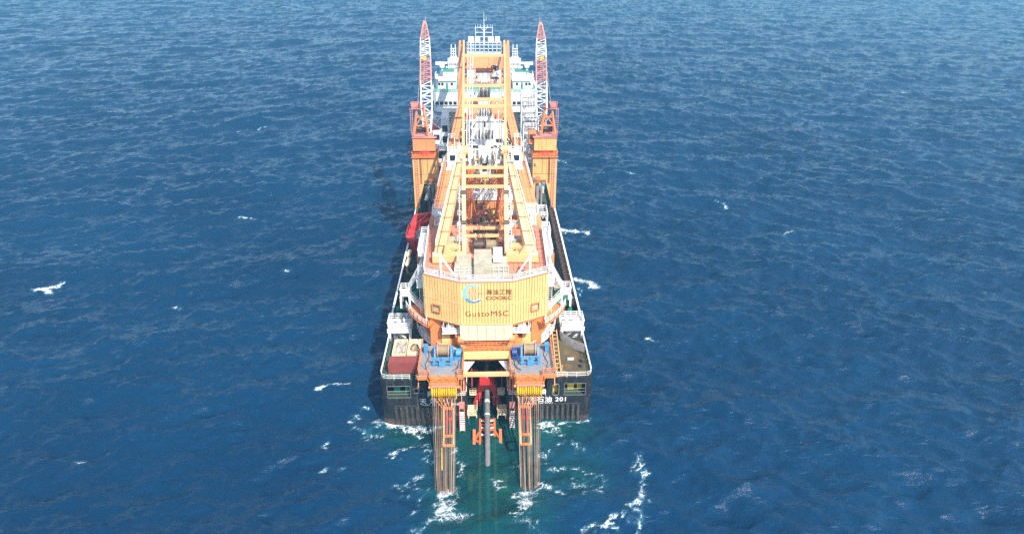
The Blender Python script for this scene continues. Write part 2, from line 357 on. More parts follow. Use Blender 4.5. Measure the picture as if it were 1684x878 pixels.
    lace = math_('MAXIMUM', rng_(vo.outputs['Distance'], 0., .16, 1., 0.), math_('MULTIPLY', rng_(vo2.outputs['Distance'], 0., .2, 1., 0.), .75))
    gr = rng_(noise(2.6, 7, .72, g, .6), .3, .7)
    patt = math_('ADD', math_('MULTIPLY', lace, .6), math_('MULTIPLY', gr, .4))
    foam_f = rng_(math_('ADD', fa, math_('MULTIPLY', patt, .9)), 1.08, 1.62)
    foam_f = math_('MULTIPLY', math_('MULTIPLY', foam_f, rng_(fa, .12, .3)), rng_(noise(.5, 4, .6, g, .4), .32, .54, .4, .9))
    deepc = mixc(rng_(noise(.02, 3, .5, g), .3, .7), (.0013, .022, .060), (.0018, .029, .075))
    tealc = mixc(rng_(noise(.12, 4, .6, g), .35, .7), (.003, .062, .064), (.006, .110, .088))
    base = mixc(ta, deepc, tealc)
    base = mixc(math_('MULTIPLY', rng_(fa, .05, .9), .55), base, (.03, .13, .17))
    lk(base, b.inputs['Base Color']); lk(nrm, b.inputs['Normal'])
    b.inputs['Roughness'].default_value = .07; b.inputs['IOR'].default_value = 1.333
    tr = N('ShaderNodeBsdfTransparent'); tr.inputs[0].default_value = (.25, .75, .72, 1)
    m1 = N('ShaderNodeMixShader'); lk(math_('MULTIPLY', ta, .5), m1.inputs[0]); lk(b.outputs[0], m1.inputs[1]); lk(tr.outputs[0], m1.inputs[2])
    df = N('ShaderNodeBsdfDiffuse'); df.inputs[0].default_value = (.72, .75, .76, 1)
    m2 = N('ShaderNodeMixShader'); lk(foam_f, m2.inputs[0]); lk(m1.outputs[0], m2.inputs[1]); lk(df.outputs[0], m2.inputs[2])
    lk(m2.outputs[0], out.inputs['Surface'])
    me.materials.append(m)
    o = bpy.data.objects.new('sea', me); COL.objects.link(o); structure(o)
    print('sea verts', n)
build_sea()
deep = MB().box(-60,60,-70,60,-15,-14)
dm = mat('deep_water', (.004, .022, .04), .9, .2, .1)
structure(deep.build('deep_water', dm))
# ------------------------------------------------------------------ ship: hull, decks, superstructure
DZ = 9.5            # main deck
ship = thing('pipelay_ship', 'black-hulled pipelaying ship with white superstructure seen from its stern', 'ship', (0, 100, 0))
def hull_outline(hw, y0, rc, n=6):
    """half outline (x>0) from the stern corner to the bow"""
    pts = [(hw-rc+rc*math.sin(a), y0+rc-rc*math.cos(a)) for a in [math.pi/2*i/n for i in range(n+1)]]
    pts += [(hw, 40), (hw, 120), (hw, 150)]
    for t in (.15, .3, .45, .6, .75, .87, .95, 1.): pts.append((hw*math.sqrt(max(0, 1-t**2.4)), 150+54*t))
    return pts
SL = 3.75           # half width of the stern slot
def wall(mb, line, z0, z1, th=.25):
    for a, b in zip(line[:-1], line[1:]):
        d = Vector((b[0]-a[0], b[1]-a[1])).normalized(); nrm = Vector((d.y, -d.x))*th
        mb.extr([(a[0],a[1],z0),(b[0],b[1],z0),(b[0],b[1],z1),(a[0],a[1],z1)], (-nrm.x,-nrm.y,0))
for sgn in (-1, 1):
    o = hull_outline(19.6, 0, 1.3)
    side = [(sgn*x, y) for x, y in o]
    if sgn < 0: side = side[::-1]
    mb = MB(); tri = [p for p in side]
    # side shell from the stern corner forward
    wall(mb, side, 1.0, DZ+.35)
    mb.build('hull_side', 'black', ship)
    mb = MB(); wall(mb, side, -4, 1.0, .3); mb.build('boot_topping', 'boot', ship, label='rust-brown bottom paint at the waterline')
    # bulwark with white cap
    fw = [p for p in side if p[1] > 15]; aft = (sgn*19.6, 17.)
    ln = ([aft]+fw) if sgn > 0 else (fw+[aft])
    mb = MB(); wall(mb, ln, DZ+.35, 11.7, .18); mb.build('bulwark', 'dkgrey', ship)
    mb = MB(); wall(mb, [(x+sgn*.05, y) for x, y in ln], 11.7, 11.95, .4); mb.build('bulwark_cap', 'rail', ship)
# transom made of plates round its mooring openings
def transom(x0, x1, z0, z1): T.box(x0, x1, 0., .3, z0, z1)
XC = 18.3
for sd in (-1, 1):
    T = MB(); tr = lambda x0, x1, z0, z1: transom(min(sd*x0,sd*x1), max(sd*x0,sd*x1), z0, z1)
    tr(SL, XC, 1.0, 5.85); tr(11.1, XC, 8.6, DZ+.35)
    if sd < 0:      # a pair of small ports, then the long opening
        tr(13.35, 14.1, 5.85, 8.6); tr(12.35, 12.65, 5.85, 8.6); tr(11.1, 11.65, 5.85, 8.6)
        for a_, b_ in ((12.65,13.35),(11.65,12.35)): tr(a_, b_, 5.85, 6.9); tr(a_, b_, 7.9, 8.6)
    else:           # rounded port, long opening
        tr(11.1, 12.15, 5.85, 8.6); tr(13.35, 14.35, 5.85, 8.6)
        for k in range(6):
            a0, a1 = math.pi*k/6, math.pi*(k+1)/6
            for zc, q in ((8.0, 1), (6.35, -1)):
                x0, x1 = 12.75-.6*math.cos(a0), 12.75-.6*math.cos(a1); h0, h1 = zc+q*.5*math.sin(a0), zc+q*.5*math.sin(a1)
                zt = 8.6 if q > 0 else 5.85
                T.extr([(x0,.0,h0),(x1,.0,h1),(x1,.0,zt),(x0,.0,zt)], (0,.3,0))
    T.build('transom', 'black', ship)
    T = MB(); tr(SL, XC, -4, 1.0); T.build('boot_topping', 'boot', ship)
# hull corner with the shell wall has the openings' ends; slot walls
for r_ in ((-SL-.3,-SL,.3,20,-4,6.2),(SL,SL+.3,.3,20,-4,6.2),(-SL,SL,20,20.3,-4,DZ)): MB().box(*r_).build('slot_wall', 'black', ship)
# frames of the openings
mb = MB()
def frame(x0, x1, z0, z1, t=.055):
    mb.box(x0-t,x1+t,-.06,0,z0-t,z0); mb.box(x0-t,x1+t,-.06,0,z1,z1+t); mb.box(x0-t,x0,-.06,0,z0,z1); mb.box(x1,x1+t,-.06,0,z0,z1)
frame(-18.25,-14.1,5.95,8.5); frame(14.35,18.25,5.95,8.5); frame(-13.35,-12.65,6.9,7.9); frame(-12.35,-11.65,6.9,7.9)
for xx in (-16.2,16.3): mb.box(xx-2.,xx+2.,.10,.16,7.25,7.33); mb.box(xx-2.,xx+2.,.10,.16,6.6,6.65)
ov = [(12.75+.6*math.cos(R_(a)), -.03, (8. if a < 180 else 6.35)+.5*math.sin(R_(a))) for a in range(0,360,20)]; mb.path(ov+[ov[0]],.06,5)
mb.build('opening_frame', 'grey', ship, kind='stuff')
# mooring deck inside the stern, lower bays beside the slot
for r_ in ((-19.2,-SL),(SL,19.2)): MB().box(*r_,.3,17.5,5.5,5.7).build('mooring_deck', 'deck', ship)
for r_ in ((-19.2,-SL),(SL,19.2)): MB().box(*r_,17.5,17.8,5.7,DZ-.2).build('bulkhead', 'white', ship)
# main deck: two aft wings, then the full deck
mb = MB()
mb.prism([(-18.3,.3),(-11.1,.3),(-11.1,9.),(-SL-.5,9.),(-SL-.5,20),(-19.35,20),(-19.35,1.4),(-19.,.6)], DZ-.2, DZ)
mb.build('main_deck', 'deck', ship)
mb = MB()
mb.prism([(11.1,.3),(18.3,.3),(19.,.6),(19.35,1.4),(19.35,20),(SL+.5,20),(SL+.5,9.),(11.1,9.)], DZ-.2, DZ)
mb.build('main_deck', 'deckbrown', ship, label='green deck stained brown with rust')
mb = MB()
fp = [p for p in hull_outline(19.35, 0, 2.2) if p[1] >= 40]
mb.prism([(19.35,20)]+fp+[(-x,y) for x,y in fp[::-1]]+[(-19.35,20)], DZ-.2, DZ); mb.build('main_deck', 'deck', ship)
mb = MB(); mb.box(-SL-.5,SL+.5,9.,20,DZ-.45,DZ+.02); mb.build('slot_cover', 'dkgrey', ship)
for s in (-1,1): MB().box(s*16.2-2.8,s*16.2+2.8,21,72,DZ+.004,DZ+.02).build('side_deck_strip', 'dkgrey', ship)
# stern rails
mb = MB()
cl = [(-19.4,16.8,DZ+.35),(-19.4,1.4,DZ+.35),(-19.,.5,DZ+.35),(-18.3,.2,DZ+.35),(-14.,.2,DZ+.35)]
mb.rail(cl); mb.rail([(-12.9,.2,DZ+.35),(-11.2,.2,DZ+.35),(-11.2,6.,DZ+.35)])
mb.build('stern_railing', 'rail', ship)
mb = MB(); mb.rail([(19.4,16.8,DZ+.35),(19.4,1.4,DZ+.35),(19.,.5,DZ+.35),(18.3,.2,DZ+.35),(11.2,.2,DZ+.35),(11.2,6.,DZ+.35)])
mb.build('stern_railing', 'rail', ship)
for s in (-1,1):
    mb = MB(); mb.rail([(s*10.9,.15,5.85),(s*(SL+.1),.15,5.85),(s*(SL+.1),8,5.85)], 1.1, 1.3, .1)
    mb.rail([(s*10.9,.35,5.9),(s*8,.35,5.9)], 1.1, .9, .1)
    mb.build('bay_railing', 'rail', ship)
    mb = MB(); 
    for k in range(3): mb.bar((s*(4.4+k*2.2),9,9.4),(s*(4.4+k*2.2),2.5,5.9),.18)
    mb.bar((s*4.4,6,9.),(s*10.8,6,7.5),.14); mb.build('bay_brace', 'rail', ship)
# fenders on the transom
for s, xs in ((-1, [-17+ .98*k for k in range(7)]+[-5.6,-4.6]), (1, [10.2+.98*k for k in range(8)]+[4.5,5.5])):
    for x in xs:
        mb = MB(); n = 7
        pts = [(x+.33*math.cos(math.pi*i/n), -.42*math.sin(math.pi*i/n)-.002) for i in range(n+1)]
        mb.prism(pts[::-1], .2+random.uniform(-.1,.15), 3.75+random.uniform(-.1,.1)); mb.build('fender', 'rubber', ship)
mb = MB(); mb.box(-17.2,-SL,-.14,-.004,3.95,4.06); mb.box(9.6,17.6,-.14,-.004,3.95,4.06); mb.box(-17.4,17.4,-.05,-.003,5.78,5.83)
mb.build('rubbing_strip', 'dkgrey', ship)
text('ship_name', '海洋石油 201', 'rail', ship, (10.6,-.05,4.55), 1.3, align='CENTER', sx=1.12, spacing=1.08, bold=.02)
text('ship_name_letters', 'HAI YANG SHI YOU', 'rail', ship, (9.1,-.05,3.9), .62, sx=1.15, bold=.01)
text('home_port', '天 津', 'rail', ship, (-10.9,-.05,4.55), 1.3, spacing=1.15, bold=.015)
text('home_port_letters', 'TIAN  JIN', 'rail', ship, (-10.8,-.05,3.9), .62, sx=1.15, bold=.01)
text('number_letters', '9500871', 'rail', ship, (-5.5,-.05,4.02), .62, sx=1.1, bold=.01)
for sd, r_ in ((1,(12.4,13.2,1.2,2.2,5.7,8.2)),(1,(15.2,16.4,2.,3.2,5.7,7.4)),(1,(17,17.9,2.,3.,5.7,7.6)),(-1,(-17.4,-16.2,2.,3.6,5.7,7.2)),(-1,(-15.2,-14.6,1.6,2.6,5.7,7.4))):
    MB().box(*r_).build('mooring_gear', 'sheave' if sd > 0 else 'teal', ship)
# yellow ledges and red stinger frame live in the slot
for s in (-1,1):
    mb = MB(); mb.box(min(s*1.9,s*3.7),max(s*1.9,s*3.7),.2,3.2,1.2,1.4); mb.rail([(s*1.9,3.1,1.4),(s*1.9,.25,1.4),(s*3.7,.25,1.4)],1.15,.9,.09)
    mb.bar((s*2.,.4,-1),(s*2.,.4,1.2),.2); mb.bar((s*3.5,.4,-1),(s*3.5,.4,1.2),.2); mb.build('slot_ledge', 'cream', ship)

# superstructure at the bow, white, with rows of windows
sup = MB()
sup.box(-15.5,15.5,140,172,DZ,23.6)
sup.build('accommodation_block', 'white', ship)
wh = MB()      # wide flared bridge deck
wh.prism([(-18.4,137.4),(-16.8,135.8),(16.8,135.8),(18.4,137.4),(18.4,158),(-18.4,158)], 27.6, 30.4)
wh.extr([(-18.4,137.4,27.6),(-16.8,135.8,27.6),(16.8,135.8,27.6),(18.4,137.4,27.6),(18.4,158,27.6),(-18.4,158,27.6)], (0,0,-1.5))
wh.prism([(-17.9,137.6),(-16.4,136.2),(16.4,136.2),(17.9,137.6),(17.9,158),(-17.9,158)], 23.7, 26.1)
wheel = wh.build('bridge', 'white', ship)
for s in (-1,1):
    for k in range(7):
        x = s*(7.2+k*1.55); mb = MB(); mb.box(x-.55,x+.55,135.74,135.79,26.35,27.45); mb.build('window', 'glass', wheel)
    mb = MB(); mb.bar((s*17.7,136.55,26.9),(s*18.3,137.2,26.9),.06,1.1); mb.build('window', 'glass', wheel)
mb = MB(); mb.box(-18,18,137,157.5,30.405,30.45); mb.build('bridge_roof_deck', 'teal', ship, label='green-painted roof deck of the bridge')
mb = MB(); mb.rail([(-18.2,157,30.45),(-18.2,137.5,30.45),(-16.7,136,30.45),(16.7,136,30.45),(18.2,137.5,30.45),(18.2,157,30.45)],1.1,1.8,.08); mb.build('bridge_roof_railing', 'rail', ship)
for s in (-1,1):        # upper houses either side
    mb = MB()
    mb.prism([(s*10.,142),(s*16.4,142),(s*17.4,144),(s*17.4,152),(s*10.,152)], 30.4, 33.2)
    mb.prism([(s*9.8,141.5),(s*16.2,141.5),(s*17.7,144),(s*17.7,152.5),(s*9.8,152.5)], 33.2, 33.7)
    mb.prism([(s*10.,146),(s*14.5,146),(s*16.,150),(s*10.,152)], 33.7, 35.4)
    up = mb.build('upper_house', 'white', ship)
    for x in (11.5, 14.8, 15.9):
        mb = MB(); mb.box(s*x-.4,s*x+.4,141.93,141.98,31.6,32.5); mb.build('window', 'glass', up)
    mb = MB(); mb.box(s*13.2-.35,s*13.2+.35,141.93,141.98,30.5,32.5); mb.build('door', 'teal', up)
    mb = MB(); mb.box(s*13.4-2.6,s*13.4+2.6,146,151.5,35.41,35.45); mb.build('roof_walkway', 'teal', up)
    mb = MB(); mb.lathe((s*15.2,149,35.4),[(.0,0),(.35,0),(.35,.6),(.9,1.),(1.05,1.6),(.9,2.2),(.5,2.6),(.0,2.75)],14); mb.build('antenna_dome', 'white', up)
    mb = MB(); mb.rail([(s*10.,141.8,33.7),(s*16.2,141.8,33.7),(s*17.5,144.2,33.7),(s*17.5,152,33.7)],1.,1.5,.08); mb.build('house_railing', 'rail', up)
    # exhaust casing, radar wings and flood-light towers
    mb = MB(); mb.box(min(s*9.4,s*13.2),max(s*9.4,s*13.2),158,164,30,37.2); mb.box(min(s*9.2,s*14.2),max(s*9.2,s*14.2),157.6,161,34.5,35.2)
    mb.box(min(s*10,s*15.8),max(s*10,s*15.8),157.4,160,36.0,36.3); up2 = mb.build('funnel_casing', 'white', ship)
    mb = MB(); mb.box(min(s*11.6,s*18.2),max(s*11.6,s*18.2),159.6,160.6,35.3,36.3); mb.build('radar_wing', 'white', up2)
    mb = MB()
    for z in (31.5,33.,34.6,36.4,37.4): mb.rail([(s*13.4,157,z),(s*9.4,157,z)],.9,.8,.09)
    for k in range(3): mb.ladder((s*(10.2+k*1.3),156.9,30.5),(s*(10.2+k*1.3),156.9,37.4),.5)
    mb.bar((s*13.3,157,30.4),(s*13.3,157,38),.14); mb.bar((s*9.5,157,30.4),(s*9.5,157,38),.14); mb.build('casing_walkway', 'rail', up2)
    mb = MB()
    for dx in (-.9,.9):
        for dy in (0,1.6): mb.bar((s*11.4+dx,159+dy,37.2),(s*11.4+dx*.8,159+dy,42.6),.22)
    for z in (38.4,39.3,40.2,41.2): mb.box(s*11.4-1.05,s*11.4+1.05,158.85,159.1,z,z+.18)
    mb.box(s*11.4-1.3,s*11.4+1.3,158.5,161,37.3,38.3); mb.bar((s*11.4,159,38.2),(s*11.4,159,41.2),.25); mb.build('floodlight_tower', 'white', ship)
    # lower decks in the recess: dark openings, white decks, davit
    mb = MB()
    for z in (13.8,18.2,21.9): mb.box(min(s*12,s*18.6),max(s*12,s*18.6),135.8,140.5,z,z+.35)
    mb.bar((s*18.2,136.5,DZ),(s*18.2,136.5,23.7),.4); mb.bar((s*14.8,136.5,DZ),(s*14.8,136.5,23.7),.3); mb.build('gallery_deck', 'white', ship)
    mb = MB()
    for z in (14.15,18.55): mb.rail([(s*12.,135.9,z),(s*18.5,135.9,z)],1.1,1.3,.08)
    mb.build('gallery_railing', 'cream', ship)
    for z in (10.6,14.8,19.2):
        mb = MB(); mb.box(min(s*12.3,s*14.1),max(s*12.3,s*14.1),139.9,139.96,z,z+2.); mb.build('dark_doorway', 'glass', ship)
# main mast
mst = thing('radar_mast', 'tall white radar mast with antennas rising behind the crane boom head', 'mast', (0,151,30.4))
mb = MB(); mb.box(-6.2,6.2,150,154,30.4,40.6); mb.build('deckhouse', 'white', mst)
mb = MB()
for i in range(9):
    x = -6.1+i*1.52; mb.bar((x,149.6,40.5),(x,149.6,45.),.2)
for z in (40.6,41.7,42.9,44.1,45.): mb.bar((-6.2,149.6,z),(6.2,149.6,z),.2)
for i in range(9):
    x = -6.1+i*1.52; mb.bar((x,153.6,40.5),(x,153.6,44.8),.16)
mb.bar((-6.1,153.6,44.8),(6.1,153.6,44.8),.16); mb.box(-6.2,6.2,149.5,153.8,40.5,40.8)
mb.build('antenna_cage', 'white', mst)
for x0, x1 in ((-5.6,-3.6),(-3.2,-1.4),(1.4,3.4),(3.9,5.6)):
    mb = MB(); mb.box(x0,x1,150,152.6,44.9,46.6); mb.build('equipment_box', 'white', mst)
mb = MB()
for s in (-1,1): mb.bar((s*3.,151.5,45.),(s*3.,151.5,49.8),.16)
for z in (46.6,48.1,49.7): mb.bar((-3.1,151.5,z),(3.1,151.5,z),.15)
for x in (-3.,-2.2,-1.2,1.2,2.2,3.): mb.bar((x,151.5,49.7),(x,151.5,50.7),.11)
mb.bar((-1.6,151.5,50.),(0,151.5,48.6),.13); mb.bar((1.6,151.5,50.),(0,151.5,48.6),.13)
mb.build('yard', 'white', mst)
mb = MB(); mb.tube((0,151.5,44),(0,151.5,50.5),.3,8,.2); mb.tube((0,151.5,50.5),(0,151.5,55.),.13,6,.05); mb.bar((0,151.5,52),(.8,151.5,52.5),.08); mb.bar((.8,151.5,52.),(.8,151.5,53.3),.1)
mb.build('mast_pole', 'white', mst)
# ------------------------------------------------------------------ main crane
cr = thing('main_crane', 'huge orange and yellow revolving stern crane with its boom stowed forward', 'crane', (0,19,DZ))
CY = 19.
mb = MB(); mb.lathe((0,CY,0),[(12.8,DZ),(12.8,12.6),(12.5,13.3),(9.8,13.9),(9.6,14.4),(9.6,16.4),(10.4,16.4),(10.4,16.9),(0,16.9)],72); mb.build('pedestal_tub', 'orange', cr)
mb = MB(); mb.lathe((0,CY,0),[(12.78,11.6),(12.95,11.6),(12.95,11.8),(12.78,11.8)],72); mb.build('tub_stiffener', 'orange', cr)
mb = MB(); mb.lathe((0,CY,0),[(10.8,16.9),(10.8,17.6),(0,17.6)],64); mb.build('slewing_ring', 'brown', cr)
# slewing frame under the house
mb = MB()
mb.prism([(-11.1,8.9),(-4.7,5.8),(4.7,5.8),(11.1,8.9),(11.6,27.6),(10.4,30.2),(-10.4,30.2),(-11.6,27.6)], 17.4, 18.2)
mb.build('slewing_frame', 'orange', cr)
for s in (-1,1):
    mb = MB(); mb.box(min(s*8.6,s*10.6),max(s*8.6,s*10.6),8.4,10.6,11.0,17.4); mb.build('column', 'orange', cr)
    mb = MB(); mb.box(min(s*6.9,s*8.5),max(s*6.9,s*8.5),8.2,8.9,11.4,14.6); mb.build('column_plate', 'yellow', cr)
    mb = MB(); mb.box(min(s*5.,s*8.3),max(s*5.,s*8.3),6.6,9.5,15.4,15.6); mb.rail([(s*5.,6.5,15.6),(s*8.3,6.8,15.6),(s*8.3,9.4,15.6)],1.1,.8,.09)
    for k in range(4): mb.bar((s*(5.2+k*.9),6.6,15.6),(s*(5.2+k*.9),6.6,18),.1)
    mb.build('under_platform', 'rail', cr)
    mb = MB(); mb.box(min(s*6.0,s*7.4),max(s*6.0,s*7.4),7.,7.8,15.7,17.2); mb.build('equipment_cabinet', 'white', cr)
# cream panels below the house, each panel its own piece
for i in range(6):
    x0 = -4.9+i*1.633
    mb = MB(); mb.box(x0+.03,x0+1.6,5.42,5.62,16.95,18.15); mb.build('panel', 'cream', cr)
    mb = MB(); mb.box(x0+.03,x0+1.6,5.55,5.75,14.55,16.85)
    for j in range(3): mb.box(x0+.12,x0+1.5,5.5,5.56,14.7+j*.72,15.3+j*.72)
    mb.build('panel', 'cream', cr)
# machinery house: corrugated wall panels on three facets, two rows
FAC = [((-11.3,8.75),(-4.72,5.5)), ((-4.72,5.5),(4.72,5.5)), ((4.72,5.5),(11.3,8.75)), ((11.3,8.75),(11.8,27.6)), ((-11.8,27.6),(-11.3,8.75)), ((11.8,27.6),(-11.8,27.6))]
hs = MB(); inner = [(-11.2,8.9),(-4.7,5.65),(4.7,5.65),(11.2,8.9),(11.65,27.5),(10.4,30.1),(-10.4,30.1),(-11.65,27.5)]
hs.prism(inner, 18.2, 26.9); house = hs.build('machinery_house', 'yellow', cr)
def corrugated(a, b, z0, z1, pitch=.56, dep=.2):
    mb = MB(); a, b = Vector((*a,0)), Vector((*b,0)); L = (b-a).length; d = (b-a)/L; n = Vector((d.y,-d.x,0))
    k = max(2, round(L/pitch)); prof = []
    for i in range(k):
        for t, e in ((0,0),(.17,0),(.2,1),(.97,1)): prof.append((L*(i+t)/k, e*dep))
    prof.append((L,0)); m = len(prof); vs_ = []
    for z in (z0,z1):
        for t, e in prof: p = a+d*t+n*e; vs_.append((p.x,p.y,z))
    mb.add(vs_, [(i,i+1,m+i+1,m+i) for i in range(m-1)]); return mb
for a, b in FAC[:3]:
    corrugated(a, b, 22.62, 26.95).build('wall_panel', 'yellow', house); corrugated(a, b, 18.25, 22.38).build('wall_panel', 'yellow', house)
for a, b in FAC[3:]: corrugated(a, b, 18.25, 26.95).build('wall_panel', 'yellow', house)
mb = MB()
for a, b in FAC[:3]:
    n = Vector((b[1]-a[1], -(b[0]-a[0]), 0)).normalized()*.1
    for z, hh in ((22.5,.22),(18.2,.16)): mb.bar((a[0]+n.x,a[1]+n.y,z),(b[0]+n.x,b[1]+n.y,z),.24,hh)
mb.build('wall_girt', 'leg', house)
for s in (-1,1):      # hooded window ports
    a = Vector((s*9.15,9.8-2.0,0)); d = Vector((s*6.58,3.25,0)).normalized(); n = Vector((d.y*s,-abs(d.x),0)).normalized()
    c = Vector((s*9.0,7.62,20.75))
    fr = MB()
    for dz in (-.75,.75): fr.bar(c-d*.8+n*.3+Vector((0,0,dz)), c+d*.8+n*.3+Vector((0,0,dz)), .6, .12)
    for e in (-1,1): fr.bar(c+d*.8*e+n*.3-Vector((0,0,.75)), c+d*.8*e+n*.3+Vector((0,0,.75)), .12, .6)
    w = fr.build('window_port', 'orange', house)
    mb = MB(); mb.bar(c-d*.72+n*.2, c+d*.72+n*.2, .06, 1.35); mb.build('shutter', 'beige', w)
# roof with parapet coaming
mb = MB(); mb.prism([(-11.4,8.7),(-4.75,5.4),(4.75,5.4),(11.4,8.7),(11.9,27.7),(10.6,30.3),(-10.6,30.3),(-11.9,27.7)], 26.96, 27.15); mb.build('roof', 'roof', cr)
mb = MB()
for i in range(7): mb.bar((5.2+i*1.,9+max(0,(i-1)*.3),27.17),(5.2+i*1.,27.5,27.17),.05,.05)
for i in range(9): mb.bar((9.2,10.5+i*2,27.17),(11.5,10.5+i*2,27.17),.05,.05)
mb.build('roof_seam', 'brown', cr)
RP = [(-11.7,27.7,27.15),(-11.3,8.8,27.15),(-4.72,5.5,27.15),(4.72,5.5,27.15),(11.3,8.8,27.15),(11.7,27.7,27.15)]
mb = MB(); mb.rail(RP,1.25,1.5,.09); 
for a, b in zip(RP[:-1],RP[1:]): mb.bar(Vector(a)+Vector((0,0,.1)),Vector(b)+Vector((0,0,.1)),.08,.22)
mb.build('roof_railing', 'rail', cr)
for x, y in ((-9.3,8.2),(-3.,5.9),(2.2,5.9),(8.9,7.9)):
    mb = MB(); mb.box(x-.4,x+.4,y,y+.5,27.3,27.8); mb.bar((x,y+.3,27.1),(x,y+.3,27.4),.2); mb.build('floodlight', 'white', cr)
for s in (-1,1):       # white davit posts on the roof edge
    mb = MB(); mb.bar((s*8.0,7.2,27.1),(s*8.0,7.2,31.6),.36); mb.bar((s*8.0,7.2,31.6),(s*9.3,7.4,31.7),.34); mb.bar((s*8.,7.2,31.4),(s*5.3,6.6,27.4),.26)
    mb.build('davit_post', 'white', cr)
# roof boxes, winches
mb = MB(); mb.box(-5.6,-2.3,7.5,10.6,27.15,29.); mb.box(-5.3,-2.6,9.2,11.8,27.2,29.5); mb.build('equipment_cabinet', 'beige', cr, label='low beige canvas-covered equipment box on the roof')
mb = MB(); mb.box(-2.1,1.1,6.7,12.6,27.15,30.1); mb.box(1.1,4.0,7.2,11.6,27.15,29.1); mb.build('equipment_cabinet', 'beige', cr, label='tall beige grey equipment box at the roof centre')
for y in (8.6,11.6):
    mb = MB(); mb.box(1.4,3.1,y,y+1.2,29.4,30.4); mb.bar((2.2,y+.6,29),(2.2,y+.6,29.5),.4); mb.build('air_unit', 'white', cr)
mb = MB(); mb.rail([(-5.6,7.4,27.15),(-2.2,7.4,27.15)],1.8,.8,.07); mb.rail([(1.3,7.,27.15),(4.1,7.,27.15)],2.2,1.,.06); mb.build('box_railing', 'rail', cr)
for yy in (18.2,24.2):
    mb = MB(); mb.box(-2.4,2.4,yy-2.0,yy+2.0,27.16,27.3); 
    for x in (-2.4,0,2.4): mb.box(x-.12,x+.12,yy-1.7,yy+1.7,27.3,28.6)
    fr = mb.build('hoist_winch_frame', 'brown', cr)
    for x in (-1.2,1.2):
        mb = MB(); mb.lathe((x-1.05,yy,28.3),[(1.35,0),(1.35,.08),(1.,.1),(1.,2.),(1.35,2.02),(1.35,2.1)],20,axis='x'); mb.build('hoist_drum', 'drum' if x > 0 else 'brown', fr)
for s in (-1,1):
    mb = MB(); mb.box(min(s*3.6,s*7.2),max(s*3.6,s*7.2),15.6,17.6,27.15,29.); mb.build('frame_foot', 'leg', cr)
    mb = MB(); mb.prism([(s*3.3,18.4),(s*8.,18.4),(s*8.4,20.4),(s*3.3,20.4)],27.15,29.2); mb.build('rope_guard', 'beige', cr)
    mb = MB(); mb.lathe((s*5.6-.2,15.55,28.1),[(0,0),(.45,0),(.45,.4),(0,.4)],14,axis='x'); mb.build('foot_pin', 'brown', cr)
# A-frame: back legs, slender struts, crown platforms
AP = {s: Vector((s*4.3,29.,43.6)) for s in (-1,1)}
for s in (-1,1):
    base = Vector((s*8.9,13.2,27.3))
    mb = MB(); mb.bar(base-Vector((0,0,.3)), AP[s]+Vector((s*.3,0,0)), 2.0, 1.6, 1.3, 1.1); lg = mb.build('a_frame_leg', 'leg', cr)
    mb = MB()
    for k in range(1,8):
        c = base.lerp(AP[s], k/8); w_ = 2.0-.7*k/8
        mb.bar(c+Vector((-w_/2-.02,-.6,.62)), c+Vector((w_/2+.02,-.6,.62)), .07, .07)
    mb.path([base+Vector((s*.4,-.75,.9)), AP[s]+Vector((s*.5,-.6,.6))], .05, 5); mb.build('plate_seam', 'brown', lg)
    mb = MB(); mb.rail([base.lerp(AP[s],.12)+Vector((s*1.05,0,.5)), base.lerp(AP[s],.92)+Vector((s*.75,0,.5))],.9,1.2,.07,2); mb.build('leg_handrail', 'rail', lg)
    mb = MB(); mb.bar((s*9.9,13.1,28.2),(s*3.9,13.3,28.2),1.7,1.5); mb.extr([(s*7.9,12.45,28.95),(s*6.2,12.45,28.95),(s*7.4,12.45,31.)],(0,1.3,0)); mb.build('a_frame_foot_beam', 'leg', cr)
    st = MB(); st.bar((s*4.0,13.5,27.2),(s*4.15,28.6,43.4),.75,.75); st.build('a_frame_strut', 'leg', cr)
    for t in (.34,.62):
        mb = MB(); c = Vector((s*4.0,13.5,27.2)).lerp(Vector((s*4.15,28.6,43.4)), t); mb.tube(c-Vector((s*.5,0,0)),c+Vector((s*.5,0,0)),.6,12); mb.build('strut_pin', 'brown', cr)
    fl = MB(); fl.bar((s*9.2,30.,24.),AP[s],1.2,1.4,1.,1.); fl.build('a_frame_front_leg', 'boom', cr)
    pl = MB(); pl.box(min(s*4.6,s*7.6),max(s*4.6,s*7.6),26.5,30.,40.7,41.2); pl.rail([(s*4.7,30,41.2),(s*7.5,30,41.2),(s*7.5,26.6,41.2),(s*4.7,26.6,41.2)],1.2,.8,.1); p = pl.build('crown_platform', 'white', cr)
    mb = MB(); mb.box(min(s*5.2,s*7.3),max(s*5.2,s*7.3),27,29.6,41.2,44.); mb.build('crown_cabin', 'white', p)
    mb = MB(); mb.box(min(s*5.7,s*6.8),max(s*5.7,s*6.8),26.93,26.98,42.4,43.5); mb.build('window', 'glass', p)
    mb = MB(); mb.rail([(s*5.,27,44),(s*7.3,27,44),(s*7.3,29.6,44)],1.2,.7,.09); mb.ladder((s*4.9,26.9,41.2),(s*4.9,26.9,46),.6); mb.build('cabin_railing', 'rail', p)
    mb = MB(); mb.tube((s*3.2,29.,43.8),(s*5.2,29.,43.8),.95,16); mb.build('crown_sheave', 'leg', cr)
for z, y in ((28.75,13.6),):
    mb = MB(); mb.bar((-4,y,z),(4,y,z),.5,.5)
mb = MB(); mb.bar((-4,19.6,29.6),(4,19.6,29.6),.55,.5); mb.build('cross_beam', 'leg', cr)
mb = MB(); mb.bar((-4,22.6,29.9),(4,22.6,29.9),.55,.5); mb.build('cross_beam', 'leg', cr)
